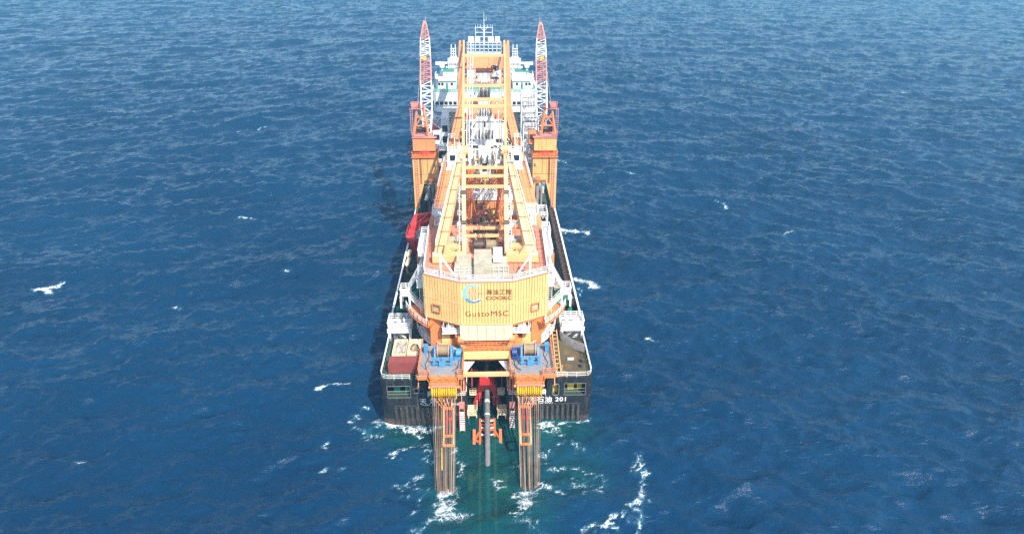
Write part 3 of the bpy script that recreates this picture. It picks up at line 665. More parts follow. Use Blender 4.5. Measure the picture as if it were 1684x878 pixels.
for t in (.78,.68,.86):
    c = Vector((0,13.5,27.2)).lerp(Vector((0,28.6,43.4)), t); mb = MB(); mb.bar((-4.1,c.y,c.z),(4.1,c.y,c.z),.5,.5); mb.build('cross_beam', 'leg', cr)
# sheave house between the crown legs (white) with rope falls
mb = MB(); mb.prism([(-3.9,30.2),(3.9,30.2),(3.4,32.),(-3.4,32.)],40.6,43.2)
for x in (-2.6,2.6): mb.box(x-.9,x+.9,29.4,30.2,40.,43.9)
mb.box(-1.2,1.2,29.,30.2,38.8,44.4); sh = mb.build('crown_sheave_house', 'white', cr)
for x in (-3.2,-2.,-.6,.6,2.,3.2):
    mb = MB(); mb.lathe((x-.1,29.3,42.),[(0,0),(1.,0),(1.,.2),(0,.2)],18,axis='x'); mb.build('sheave', 'beige' if abs(x) > 1 else 'dkgrey', sh)
mb = MB(); mb.box(-.45,.45,28.85,28.98,39.6,41.2); mb.build('door', 'glass', sh)
mb = MB(); mb.box(-.5,.5,28.4,29.4,37.9,38.7); mb.build('lamp_box', 'sheave', sh)
mb = MB()
for s in (-1,1):
    for k in range(4): mb.bar((s*(2.4+.35*k),29.4,40.2),(s*(3.2+.45*k),33+k*.6,25.),.28)
    mb.bar((s*3.6,29,40),(s*1.6,38,22),.4)
mb.build('inner_strut', 'boom', cr)
for s in (-1,1):
    mb = MB(); mb.bar((s*3.6,28.8,42),(s*5.6,44,25),.5,.5); mb.bar((s*5.2,29.,41.2),(s*7.0,42,24.5),.6,.5); mb.build('white_strut', 'white', cr)
# boom: two box legs converging, then the parallel head
FT, KN, HD = (lambda s: Vector((s*12.2,36,18.8))), (lambda s: Vector((s*6.6,88,36.4))), (lambda s: Vector((s*7.1,126,47.6)))
for s in (-1,1):
    mb = MB(); mb.bar(FT(s), KN(s), 2.9, 3.0, 2.0, 2.2); leg = mb.build('boom_leg', 'boom', cr)
    mb = MB(); mb.bar(KN(s), HD(s), 1.9, 2.4); leg2 = mb.build('boom_head_leg', 'boom', cr)
    mb = MB()
    up = Vector((0,-.32,.95))
    for i in range(1,11):
        a = FT(s).lerp(KN(s), i/11)+up*(1.5-.4*i/11); w = 1.4-.4*i/11; mb.bar(a-Vector((w,0,0)),a+Vector((w,0,0)),.08,.06)
    for e in (-.5,.45): mb.bar(FT(s)+up*1.51+Vector((e,0,0)), KN(s)+up*1.11+Vector((e,0,0)), .05,.04)
    mb.build('plate_seam', 'brown', leg)
    mb = MB(); mb.lathe((s*7.1-.9,126.5,47.8),[(0,0),(1.5,0),(1.5,.5),(1.2,.9),(1.5,1.3),(1.5,1.8),(0,1.8)],22,axis='x'); mb.build('head_sheave', 'boom', cr)
    mb = MB(); mb.lathe((s*7.1-.1,125.4,48.3),[(0,0),(.9,0),(.9,.2),(0,.2)],14,axis='x'); mb.build('sheave_hub', 'brown', cr)
    mb = MB(); o = Vector((s*-.9,-1.0,1.6)); mb.rail([FT(s).lerp(KN(s),.35)+Vector((s*1.2,-.5,1.7)), FT(s).lerp(KN(s),.55)+Vector((s*1.1,-.5,1.6))],1.1,1.2,.07); mb.build('boom_walkway_railing', 'rail', cr)
    mb = MB(); c = FT(s).lerp(KN(s),.62)
    mb.rail([c+Vector((-s*.9,-1.,1.6)),c+Vector((s*.9,-1.,1.6)),c+Vector((s*.7,5,3.2)),c+Vector((-s*.9,5,3.2)),c+Vector((-s*.9,-1.,1.6))],1.4,.9,.1); mb.build('boom_cage', 'rail', cr)
    mb = MB(); mb.box(min(s*9.6,s*14.9),max(s*9.6,s*14.9),31,37.5,14,19.8); mb.build('boom_foot_bracket', 'boom', cr)
    # pendants from crown to head and their spreaders
    pd = MB(); pd.bar(AP[s]+Vector((-s*.1,0,.2)), HD(s)+Vector((-s*.6,0,1.6)), .55, .6); pd.build('pendant_bar', 'leg', cr)
    mb = MB(); mb.path([AP[s]+Vector((-s*.9,0,.2)), HD(s)+Vector((-s*1.6,0,1.4))],.07); mb.path([AP[s]+Vector((-s*1.4,0,.2)), HD(s)+Vector((-s*2.2,0,1.4))],.07); mb.build('pendant_rope', 'ropepale', cr)
for t, w in ((.29,.7),(.345,.7),(.47,.7),(.80,.8)):
    mb = MB(); a, b = AP[-1].lerp(HD(-1), t), AP[1].lerp(HD(1), t); up = Vector((0,0,.4+1.2*t)); mb.bar(a+up,b+up,w,.7); mb.build('pendant_spreader', 'leg', cr)
# boom head plating and cross boxes
def cross(t0, t1, dz, m, name, th=.6, sh=.8):
    P = [KN(-1).lerp(HD(-1),t0),KN(1).lerp(HD(1),t0),KN(1).lerp(HD(1),t1),KN(-1).lerp(HD(-1),t1)]
    mb = MB(); mb.extr([p+Vector((0,0,dz)) for p in P],(0,0,-th)); return mb.build(name, m, cr)
cross(.60,.83,.6,'boom','head_plate'); cross(-.05,.16,.4,'boom','cross_box',2.); cross(.40,.46,.5,'boom','cross_box',1.6)
mb = MB()
for t in (.64,.70,.76):
    for s in (-1,1): mb.bar(KN(s).lerp(HD(s),t)+Vector((-s*2.2,0,.65)),KN(s).lerp(HD(s),t+.07)+Vector((-s*2.2,0,.65)),.08,.06)
mb.bar(KN(0).lerp(HD(0),.63)+Vector((1.4,0,.65)),KN(0).lerp(HD(0),.82)+Vector((1.4,0,.65)),.06,.05); mb.build('plate_seam', 'brown', cr)
for x, t in ((3.2,.60),(3.2,.42)):
    mb = MB(); c = KN(0).lerp(HD(0),t); mb.tube(c+Vector((x,0,.2)),c+Vector((x,.5,.95)),1.2,20); mb.build('manhole', 'brown', cr)
mb = MB(); c = KN(0).lerp(HD(0),.54); mb.box(-2.6,2.6,c.y-1.6,c.y+1.6,c.z-1.6,c.z+.5); wq = mb.build('head_winch_box', 'dkgrey', cr)
mb = MB(); mb.bar((-2.9,c.y+1.8,c.z+.7),(2.9,c.y+1.8,c.z+.7),.6,.7); mb.build('winch_box_beam', 'orange', cr)
mb = MB(); mb.bar((-2.8,c.y-1.6,c.z+.3),(-2.8,c.y+1.8,c.z+.8),.5,.6); mb.bar((2.8,c.y-1.6,c.z+.3),(2.8,c.y+1.8,c.z+.8),.5,.6); mb.build('winch_box_beam', 'boom', cr)
mb = MB(); c = KN(0).lerp(HD(0),.40); mb.box(-2.0,1.6,c.y-1.5,c.y+1.5,c.z+.5,c.z+2.6); mb.build('boom_cabin', 'white', cr)
mb = MB(); mb.rail([(-4.8,c.y-2.4,c.z+.3),(4.8,c.y-2.4,c.z+.3)],1.2,.8,.1); mb.rail([(-4.8,c.y+2.4,c.z+1.1),(4.8,c.y+2.4,c.z+1.1)],1.2,.8,.1)
for s in (-1,1): mb.ladder((s*4.2,c.y-2,c.z),(s*4.2,c.y+8,c.z+4),.8,.6)
mb.build('head_walkway_railing', 'rail', cr)
mb = MB()
for x in (-3.6,-3.1,-2.5): mb.path([(x,30,44.),(x*1.4,126,48.8)],.08)
mb.build('luffing_rope', 'rail', cr)
for t in (.2,.45,.66):
    mb = MB(); a, b = FT(-1).lerp(KN(-1),t), FT(1).lerp(KN(1),t); mb.bar(a+Vector((0,0,-.4)),b+Vector((0,0,-.4)),1.3,1.5); mb.build('boom_cross_tube', 'boom', cr)
# rope falls: thin dark ropes down the middle
mb = MB()
for x in (-1.5,-1.2,-.5,-.2,.9,1.2,1.5):
    mb.path([(x,18.5+4*(x>0),29.2),(x*.8,29.4,42.8),(x*1.1,110,44.)],.045,4)
for x in (-1.9,-.8,.4,1.8): mb.path([(x,24,29),(x,34,26),(x*.9,48,24)],.05,4)
mb.build('hoist_rope', 'brown', cr)
# white service bridge and machinery in front of the house
mb = MB(); mb.bar((-7.2,44.,28.2),(7.6,44.,28.2),1.4,1.3); wb = mb.build('service_bridge', 'white', cr)
mb = MB(); mb.rail([(-7.,43.3,28.9),(7.4,43.3,28.9)],1.3,.9,.1); mb.rail([(-7.,44.7,28.9),(7.4,44.7,28.9)],1.3,.9,.1); mb.build('service_bridge_railing', 'rail', wb)
mb = MB(); mb.bar((-8.6,43.6,26.2),(8.6,43.6,26.2),1.2,1.9); mb.build('boom_cross_tube', 'boom', cr)
for s in (-1,1):
    mb = MB(); mb.bar((s*6.4,42,26.8),(s*3.,36,22.6),.4); mb.box(min(s*3.,s*4.4),max(s*3.,s*4.4),37,38.4,19,25.6); mb.build('foot_brace', 'leg', cr)
# access stairs and ring walkways, both sides
for s in (-1,1):
    a0, a1 = (R_(196), R_(228)) if s < 0 else (R_(312), R_(344))
    mb = MB(); mb.lathe((0,CY,0),[(11.,16.7),(16.4,16.7),(16.4,17.0),(11.,17.0)],12,a0,a1); mb.build('ring_walkway', 'orange', cr)
    arc = [(16.3*math.cos(a0+(a1-a0)*i/6), CY+16.3*math.sin(a0+(a1-a0)*i/6), 17.0) for i in range(7)]
    if s > 0: arc = arc[::-1]
    mb = MB(); mb.rail(arc,1.2,1.4,.09); mb.rail([arc[-1],(s*11.4,9.2,17.)],1.2,1.2,.09); mb.build('ring_railing', 'rail', cr)
    mb = MB(); mb.stairs((s*12.2,13.,17.0),(s*15.2,14.2,19.8),1.,(0,1,0)); mb.stairs((s*15.2,15.6,19.8),(s*12.4,15.6,25.0),1.,(0,1,0))
    mb.box(min(s*14.6,s*16.6),max(s*14.6,s*16.6),13.6,16.4,19.6,19.8); mb.rail([(s*14.8,13.6,19.8),(s*16.6,13.6,19.8),(s*16.6,16.4,19.8),(s*14.8,16.4,19.8)],1.2,.9,.1)
    for x, y in ((14.8,13.7),(16.5,13.7),(16.5,16.3)): mb.bar((s*x,y,17.),(s*x,y,19.6),.35)
    mb.build('access_stairs', 'rail', cr)
    mb = MB(); mb.box(min(s*11.4,s*13.),max(s*11.4,s*13.),11,26,22.9,23.1); mb.rail([(s*11.5,11,23.1),(s*13.,11,23.1),(s*13.,26,23.1)],1.2,1.3,.09)
    mb.box(min(s*11.8,s*13.2),max(s*11.8,s*13.2),18,29,26.,26.15); mb.rail([(s*11.9,17.9,26.15),(s*13.2,17.9,26.15),(s*13.2,29,26.15),(s*11.9,29,26.15)],1.2,1.2,.09)
    mb.ladder((s*12.2,11.2,17),(s*12.2,11.2,27.8),.7)
    mb.build('side_gallery', 'rail', cr)
    b0, b1 = (R_(192), R_(246)) if s < 0 else (R_(294), R_(348))
    mb = MB(); mb.lathe((0,CY,0),[(12.7,11.2),(14.4,11.2),(14.4,11.35),(12.7,11.35)],14,b0,b1)
    arc = [(14.3*math.cos(b0+(b1-b0)*i/9), CY+14.3*math.sin(b0+(b1-b0)*i/9), 11.35) for i in range(10)]
    mb.rail(arc,1.2,1.2,.09); mb.rail([(12.9*v[0]/14.3, CY+(v[1]-CY)*12.9/14.3, 13.9) for v in arc[3:8]],1.2,1.2,.1); mb.build('tub_walkway', 'rail', cr)
# lettering and emblem on the house wall
YF = 5.5-.2-.03
text('sign_characters', '海油工程', 'lettering', cr, (2.35,YF,24.62), 1.18, sx=1.0, spacing=1.0, bold=.012)
text('sign_letters', 'COOEC', 'lettering', cr, (2.35,YF,23.5), 1.02, sx=1.28, spacing=1.06, bold=.02)
text('maker_letters', 'GustoMSC', 'lettering', cr, (.15,YF,20.05), 1.6, sx=1.0, spacing=1.16, bold=.0)
def arcband(c, r0, r1, a0, a1, m, name, n=28, taper=True):
    mb = MB(); ts = [a0+(a1-a0)*i/n for i in range(n+1)]
    for i in range(n):
        q = []
        for t, rr in ((ts[i],0),(ts[i+1],0),(ts[i+1],1),(ts[i],1)):
            k = abs((t-a0)/(a1-a0)-.5)*2 if taper else 0
            r = r0+(r1-r0)*.7*k if rr == 0 else r1
            q.append((c[0]+r*math.cos(t), YF, c[1]+r*math.sin(t)))
        mb.extr(q, (0,.02,0))
    mb.build(name, m, cr)
LC = (-2.25,24.75)
arcband(LC,1.15,1.95,R_(48),R_(318),'logoblue','emblem_ring')
arcband(LC,1.02,1.16,R_(0),R_(360),'logopink','emblem_circle',taper=False)
for k in range(3): arcband((LC[0],LC[1]-.05),1.38+k*.2,1.48+k*.2,R_(215),R_(325),'logowhite','emblem_wave',taper=False)
mb = MB()
for e, h in ((-.55,.55),(0,2.1),(.5,.6)): mb.extr([(LC[0]+e-.28,YF-.005,LC[1]-.55),(LC[0]+e+.28,YF-.005,LC[1]-.55),(LC[0]+e+.06,YF-.005,LC[1]+h),(LC[0]+e-.06,YF-.005,LC[1]+h)],(0,.02,0))
mb.build('emblem_flame', 'logopink', cr)
text('emblem_letters', 'NOOC', 'logopink', cr, (LC[0]+2.0,YF,LC[1]-.1), .62, sx=1.1)
# hook blocks hanging under the boom
def hook_block(y, z, w, h, label, spread):
    t = thing('hook_block', label, 'hook block', (0,y,z), 'white hook blocks under the crane boom')
    mb = MB(); mb.prism([(-w/2,y-.9),(w/2,y-.9),(w/2,y+.9),(-w/2,y+.9)], z, z+h*.5); mb.extr([(-w/2,y-.7,z+h*.5),(w/2,y-.7,z+h*.5),(w*.3,y-.7,z+h),(-w*.3,y-.7,z+h)],(0,1.4,0)); mb.build('block_frame', 'white', t)
    for k in range(6):
        x = -w*.38+k*w*.76/5; mb = MB(); mb.lathe((x-.1,y-.3,z+h*.75),[(0,0),(h*.35,0),(h*.35,.2),(0,.2)],16,axis='x'); mb.build('sheave', 'dkgrey' if k % 2 else 'beige', t)
    if spread:
        mb = MB()
        for s in (-1,1): mb.bar((s*w*.45,y-.8,z+h*.3),(s*w*.8,y-1.5,z-1.6),.35); mb.bar((s*w*.8,y-1.5,z-1.6),(s*w*.3,y-.8,z-2.2),.35)
        mb.bar((-w*.85,y-1.,z+.3),(w*.85,y-1.,z+.3),.4,.5); mb.build('spreader', 'white', t)
    mb = MB(); mb.lathe((-.25,y,z-.9),[(.5,0),(.9,.05),(.9,.45),(.5,.5)],16,axis='x'); mb.build('hook', 'brown', t)
hook_block(89,38.2,3.6,4.4,'tall white hook block nearest the crane boom head',False)
hook_block(79,36.2,4.6,3.,'white hook block with spreader bar, middle one under the boom',True)
hook_block(67,33.4,5.4,3.4,'wide white hook block nearest the crane crown, on an orange cross box',True)
mb = MB(); a, b = Vector((-7.8,68,29.6)), Vector((7.8,68,29.6)); mb.bar(a,b,4.,2.); mb.build('boom_cross_tube', 'boom', cr)

mb = MB()
for s in (-1,1):
    for k in range(7):
        z = 29.6+k*1.9; t_ = (z-27.2)/16.2; y = 13.5+15.1*t_
        mb.rail([(s*4.3,y+.4,z),(s*5.4-s*.2*k*.3,y+1.6,z)],1.1,.6,.09)
    mb.ladder((s*4.7,14.4,27.3),(s*4.7,28.6,42.6),.6,.5,.09)
mb.build('strut_ladder', 'rail', cr)
for s in (-1,1):
    mb = MB()
    for k in range(9):
        y = 46+k*4.6; z = 18.8+(y-36)*.338; x = s*(12.2-(y-36)*.1077-1.9)
        mb.bar((x,y,z+.4),(x-s*1.6,y+.4,z+.9),.18); mb.rail([(x-s*1.5,y-1.8,z+.4),(x-s*1.5,y+2.2,z+1.6)],1.1,1.,.1)
    mb.build('inner_walkway', 'rail', cr)
    mb = MB(); mb.lattice((s*3.2,33,36.),(s*4.6,62,30.),1.1,1.1,12,.16,.1); mb.build('backstay_lattice', 'boom', cr)
mb = MB(); mb.lattice((0,33.5,37.5),(0,60,27.5),2.2,2.2,10,.2,.12); mb.build('rope_tower', 'rail', cr)

def clutter(n, fn, mats, name, big=1.):
    """small fittings, cable runs and brackets too fine to pick apart"""
    mbs = {m: MB() for m in mats}
    for _ in range(n):
        p = Vector(fn()); mb = mbs[random.choice(mats)]
        if random.random() < .45:
            w, d, h = (random.uniform(.12,.45)*big for _ in range(3)); mb.box(p.x-w,p.x+w,p.y-d,p.y+d,p.z-h,p.z+h)
        else:
            q = p+Vector((random.uniform(-1.2,1.2),random.uniform(-1.5,2.5),random.uniform(-1.2,1.2)))*big; mb.bar(p,q,random.uniform(.07,.16))
    for m, mb in mbs.items(): mb.build(name, m, cr, kind='stuff')
U = random.uniform
def in_frame():
    y = U(31,64); return (U(-4.4,4.4), y, 23.5+(y-31)*.05+U(-1.,5.))
clutter(170, in_frame, ['rail','brown','boom','dkgrey'], 'rigging_fittings')
def on_boom():
    t = U(0,1); s = random.choice((-1,1)); p = FT(s).lerp(KN(s), t); return (p.x-s*U(1.2,2.2), p.y, p.z+U(.2,1.9))
clutter(110, on_boom, ['rail','brown','boom'], 'boom_fittings', .8)
def on_head():
    t = U(0,.62); return (U(-5.6,5.6), 88+38*t+U(-1,1), 36.6+11.2*t+U(.4,1.6))
clutter(100, on_head, ['rail','boom','brown'], 'head_fittings', .9)
def on_roof(): return (U(-7.5,7.5), U(15,29), U(27.3,28.6))
clutter(70, on_roof, ['rail','brown','leg'], 'roof_fittings', .7)
def on_crown():
    y = U(27,31); return (U(-6.8,6.8), y, U(40.8,45.2))
clutter(60, on_crown, ['rail','brown','leg'], 'crown_fittings', .8)
# ------------------------------------------------------------------ deck cranes (portal pedestals at the ship's sides)
def deck_crane(s, label, tip):
    t = thing('deck_crane', label, 'crane', (s*16.3,79,DZ), 'lattice-boom deck cranes on side pedestals')
    B = lambda mb, x0, x1, *r: mb.box(min(s*x0,s*x1), max(s*x0,s*x1), *r)
    mb = MB()
    mb.extr([(s*13.,76,19.4),(s*19.6,76,19.4),(s*19.6,76,27.),(s*13.,76,27.)],(0,6.5,0))
    mb.extr([(s*19.65,76.05,9.4),(s*19.6,76.05,19.4),(s*16.8,76.05,19.4),(s*18.4,76.05,13.)],(0,6.3,0))
    B(mb,12.6,13.8,76.1,82.2,DZ,19.4); ped = mb.build('portal_pedestal', 'pedestal', t)
    mb = MB(); B(mb,13.2,19.4,75.96,75.99,22.2,22.28); B(mb,15.55,15.65,75.96,75.99,22.3,27.); B(mb,16.8,16.86,75.96,75.99,22.3,27.); mb.build('plate_seam', 'brown', ped)
    mb = MB(); B(mb,12.7,19.8,75.5,83,27.,27.25); mb.rail([(s*12.8,82,27.25),(s*12.8,75.6,27.25),(s*19.7,75.6,27.25),(s*19.7,82,27.25)],1.1,1.1,.09); mb.build('pedestal_gallery', 'orange', t)
    mb = MB(); mb.lathe((s*16.3,79.4,27.25),[(2.6,0),(2.6,1.0),(2.9,1.0),(2.9,1.4),(0,1.4)],24); mb.build('slew_bearing', 'red', t)
    mb = MB(); B(mb,13.3,19.3,76.6,83,28.6,32.2); B(mb,15.4,15.7,76.5,76.6,28.7,32.1); hse = mb.build('crane_house', 'pedestal' if s > 0 else 'boom', t)
    mb = MB(); B(mb,12.9,19.5,76.3,83.2,32.2,32.35); mb.rail([(s*16.,76.4,32.35),(s*19.4,76.4,32.35),(s*19.4,83,32.35)],1.1,.8,.09); mb.build('house_railing', 'cranered', hse)
    mb = MB(); B(mb,11.9,13.9,77.6,80.5,30.2,33.2); cb = mb.build('operator_cab', 'white' if s < 0 else 'orange', t)
    mb = MB(); B(mb,12.1,13.7,77.5,77.58,31.4,32.8); mb.build('window', 'glass', cb)
    mb = MB(); mb.ladder((s*18.6,75.85,12.),(s*18.6,75.85,28.),.7,.5,.09); mb.build('pedestal_ladder', 'cranered', t)
    mb = MB(); B(mb,14.,15.,75.9,75.98,19.6,21.6); mb.build('door', 'orange', ped)
    for z in (20.6,24.6): mb = MB(); B(mb,13.4,13.9,75.7,76,z,z+.7); mb.build('junction_box', 'grey', ped)
    mb = MB(); mb.path([(s*17.6,75.9,19.6),(s*17.6,75.9,26.9)],.1,6); mb.path([(s*17.3,75.9,19.6),(s*17.3,75.9,26.9)],.07,6); mb.rail([(s*13.2,75.9,19.5),(s*16.6,75.9,19.5)],.9,1.,.08); mb.build('cable_run', 'brown', ped)
    # gantry A-frame
    for x in (15.0,19.0):
        mb = MB(); mb.bar((s*x,77.2,32.2),(s*(17+(x-17)*.45),78.4,39.6),.42,.42); mb.bar((s*x,82.4,32.2),(s*(17+(x-17)*.45),79,39.6),.36,.36); mb.build('gantry_leg', 'boom', t)
    mb = MB()
    for z, w in ((35.2,1.6),(37.4,1.25),(39.5,1.0)): mb.bar((s*17-w,77.7+(z-35)*.16,z),(s*17+w,77.7+(z-35)*.16,z),.3)
    mb.bar((s*15.6,77.6,35.2),(s*18,78.2,38.4),.2); mb.bar((s*18.4,77.6,35.2),(s*16,78.2,38.4),.2); mb.build('gantry_brace', 'orange', t)
    mb = MB(); B(mb,17.2,19.4,77.6,79.6,39.6,39.8); mb.rail([(s*17.2,77.6,39.8),(s*19.4,77.6,39.8),(s*19.4,79.6,39.8),(s*17.2,79.6,39.8),(s*17.2,77.6,39.8)],1.3,.6,.12,4); mb.ladder((s*19.3,77.4,32.4),(s*19.3,77.6,40),.6,.5,.1); mb.build('gantry_platform', 'cranered', t)
    for x in (16.2,17.8):
        mb = MB(); mb.lathe((s*x-.15,78.6,39.8),[(0,0),(.8,0),(.8,.3),(0,.3)],14,axis='x'); mb.build('gantry_sheave', 'red', t)
    mb = MB(); mb.lathe((s*17-1.3,79.6,33.6),[(1.,0),(1.,.1),(.7,.1),(.7,2.5),(1.,2.5),(1.,2.6)],16,axis='x'); mb.build('hoist_drum', 'brown', t)
    # lattice boom in painted bands
    f, tp = Vector((s*15.6,80.5,32.)), Vector(tip); d = tp-f
    cuts = [(0,.22,'white',1.9,2.9,4),(.22,.44,'white',2.9,2.9,5),(.44,.66,'cranered',2.9,2.8,6),(.66,.83,'white',2.8,2.4,5),(.83,.985,'cranered',2.4,.8,5)]
    for a, b, m, w0, w1, n in cuts:
        mb = MB(); mb.lattice(f+d*a, f+d*b, w0, w1, n, .26, .16); mb.build('boom_section', m, t)
    mb = MB(); c = f+d*.83; mb.bar(c-Vector((1.1,0,0)),c+Vector((1.1,0,0)),1.,.6); mb.build('boom_platform', 'brown', t)
    mb = MB(); c = f+d*.66+Vector((s*.2,-1.3,.6)); mb.box(c.x-.5,c.x+.5,c.y-.3,c.y+.3,c.z-.5,c.z+.5); mb.build('boom_lamp', 'sheave', t)
    mb = MB(); mb.lathe((tp.x-.4,tp.y,tp.z-.3),[(0,0),(.7,0),(.7,.8),(0,.8)],14,axis='x'); mb.bar(tp,tp+Vector((-s*.4,.1,1.6)),.12); mb.build('boom_tip_sheave', 'cranered', t)
    mb = MB()
    for x in (-.7,.7): mb.path([(s*17+x,78.6,39.9), tp+Vector((x*.4,0,.5))],.06,4)
    mb.build('luffing_rope', 'ropepale', t)
    mb = MB(); B(mb,14.2,14.9,76.7,77.4,12,19.4); mb.path([(s*15.6,76.6,19.4),(s*15.6,76.6,11),(s*16.2,78,DZ)],.3,8); mb.build('cable_duct', 'grey', t)
deck_crane(-1, 'left deck crane with orange house, white cab and raised red and white lattice boom', (-16.9,105,57.6))
deck_crane(1, 'right deck crane on a bright yellow pedestal with raised red and white lattice boom', (16.4,105,57.4))

# ------------------------------------------------------------------ winch platforms, winches, sheave racks, ropes at the stern
for s in (-1,1):
    side = 'left' if s < 0 else 'right'
    t = thing('winch_platform', f'orange winch platform overhanging the stern, {side} of the pipe slot', 'platform', (s*8,2,DZ), 'orange winch platforms')
    X = lambda a, b: (min(s*a,s*b), max(s*a,s*b))
    mb = MB(); mb.box(*X(4.3,12.3),-2.2,7.2,12.2,12.45); mb.build('floor', 'grey', t)
    mb = MB(); mb.box(*X(5.2,9.9),-4.3,-2.2,12.25,12.42); mb.build('floor', 'orange', t)
    mb = MB(); mb.bar((s*12.3,-2.2,12.),(s*12.3,7.2,12.),.35,.7); mb.bar((s*4.3,-2.2,12.),(s*4.3,7.2,12.),.35,.7); mb.bar((s*12.3,-2.3,12.),(s*4.3,-2.3,12.),.35,.7)
    mb.bar((s*5.1,-2.2,12.1),(s*5.1,-4.4,12.1),.3,.45); mb.bar((s*10,-2.2,12.1),(s*10,-4.4,12.1),.3,.45); mb.bar((s*5,-4.4,12.2),(s*10.1,-4.4,12.2),.25,.3)
    for x, y in ((5,1),(11.6,1),(11.6,6.6),(5,6.6)): mb.bar((s*x,y,12),(s*x,y,6 if abs(x) < 11 else 9.5),.5)
    mb.bar((s*5,1,6.2),(s*5,-4.5,11.6),.4); mb.bar((s*10,1,6.2),(s*10,-4.5,11.6),.4); mb.build('support_frame', 'orange', t)
    mb = MB(); mb.rail([(s*12.2,7,12.45),(s*12.2,-2.2,12.45),(s*10,-2.2,12.45),(s*10,-4.4,12.45),(s*5.1,-4.4,12.45),(s*5.1,-2.2,12.45),(s*4.3,-2.2,12.45),(s*4.3,6,12.45)],1.15,1.2,.085); mb.build('railing', 'orange', t)
    mb = MB()
    for x0, y0, x1, y1 in ((10.2,-1.8,12.,1.2),(12.,-1.8,10.2,1.2),(6.2,-2.3,8.8,-4.1),(8.8,-2.3,6.2,-4.1),(4.6,-1.8,5.9,1.5),(5.9,-1.8,4.6,1.5),(10.6,2,12,6)): mb.bar((s*x0,y0,12.47),(s*x1,y1,12.47),.07,.03)
    mb.build('deck_marking', 'dkgrey', t)
    mb = MB()
    for k in range(4):
        y = -2.+k*2.4; mb.bar((s*12.3,y,9.6),(s*12.3,y+2.2,12.),.14); mb.bar((s*4.2,y,8.),(s*4.2,y+2.2,12.),.16)
    for k in range(5): mb.bar((s*(5.1+k*1.2),-4.45,12.3),(s*(5.7+k*1.2),-4.45,13.5),.09); mb.bar((s*(6.3+k*.9),-4.45,12.3),(s*(5.7+k*.9),-4.45,13.5),.09)
    mb.bar((s*4.3,7.2,12.3),(s*4.3,7.2,15.5),.3); mb.bar((s*12.2,7.2,12.3),(s*12.2,7.2,14.),.25); mb.bar((s*4.3,7.2,14.4),(s*6.,8.4,14.4),.25); mb.build('brace', 'orange', t)
    mb = MB(); mb.path([(s*11.8,6.5,12.6),(s*11.,5.8,12.55),(s*10.6,3.5,12.55),(s*11.2,1.,12.55),(s*10.6,-1.2,12.55)],.07,5); mb.path([(s*5.,6.6,12.6),(s*4.8,5,12.6),(s*5.2,0,12.6),(s*6.2,-1.2,12.6)],.07,5); mb.build('hose', 'brown', t)
    # winch
    w = thing('rope_winch', f'sky blue rope winch with spooled tan wire on the {side} stern platform', 'winch', (s*8,3,12.45), 'blue stern winches')
    for x in (6.45,9.45):
        mb = MB(); mb.box(s*x-.28,s*x+.28,.8,5.8,12.47,12.8); mb.extr([(s*x-.16,1.8,12.8),(s*x-.16,5.2,12.8),(s*x-.16,3.9,14.6),(s*x-.16,3.,14.6)],(.32,0,0)); mb.bar((s*x,.6,12.5),(s*x,.6,14.2),.4); mb.build('side_frame', 'blue', w)
    mb = MB(); mb.lathe((s*8-1.2,3.5,13.95),[(1.,0),(1.,2.4)],22,axis='x'); mb.build('wire_drum', 'drum', w)
    for x in (7.,9.):
        mb = MB(); mb.lathe((s*x-.08,3.5,13.95),[(0,0),(1.35,0),(1.35,.16),(0,.16)],24,axis='x'); mb.build('drum_flange', 'cranered', w)
    for z, y in ((14.2,.6),(14.6,3.5),(13.,.55)):
        mb = MB(); mb.bar((s*6.,y,z),(s*9.9,y,z),.22); mb.build('tie_bar', 'blue', w)
    mb = MB(); mb.box(s*8-.6,s*8+.6,.2,.9,12.5,13.6); mb.tube((s*8,.5,13.6),(s*8,.5,14.4),.2); mb.build('spooling_head', 'blue', w)
    mb = MB(); mb.tube((s*5.6,3.,13.6),(s*4.7,3.,13.6),.6,12); mb.tube((s*5.6,4.4,13.2),(s*4.5,4.4,13.2),.45,12); mb.box(*X(4.7,5.9),2.2,5.2,12.47,12.9); mb.build('motor', 'navy' if s > 0 else 'blue', w)
    mb = MB(); mb.box(*X(4.6,4.9),1.2,2.,12.47,14.1)
    c = single(MB().box(s*11.3-.35,s*11.3+.35,4.6,5.4,12.46,14.).box(s*11.3-.45,s*11.3+.45,4.5,5.5,14.,14.1), 'control_cabinet', 'blue', f'small blue control cabinet beside the {side} stern winch', 'cabinet', 'blue control cabinets')
    # sheave rack
    r = thing('sheave_rack', f'red rack of yellow rope sheaves below the {side} stern platform', 'sheave rack', (s*7.5,-4.2,9), 'yellow sheave racks')
    mb = MB(); mb.box(*X(5.3,9.7),-4.9,-3.2,11.75,11.95)
    mb.box(*X(5.3,9.7),-3.6,-3.4,10.,11.75); mb.build('rack_head', 'cranered', r)
    for x in (5.35,6.75,8.25,9.65):
        mb = MB(); mb.extr([(s*x-.06,-5.4,11.7),(s*x-.06,-3.3,11.7),(s*x-.06,-3.3,9.4),(s*x-.06,-5.1,9.4)],(.12,0,0)); mb.build('cheek_plate', 'sheave', r)
    xs = []
    for k, x0 in enumerate((5.55,7.0,8.45)):
        for j in range(4): xs.append(x0+j*.33)
    for x in xs:
        mb = MB(); mb.lathe((s*x-.1,-4.5,10.6),[(.25,0),(1.,0),(.85,.1),(1.,.2),(.25,.2)],18,axis='x'); mb.build('sheave', 'sheave', r)
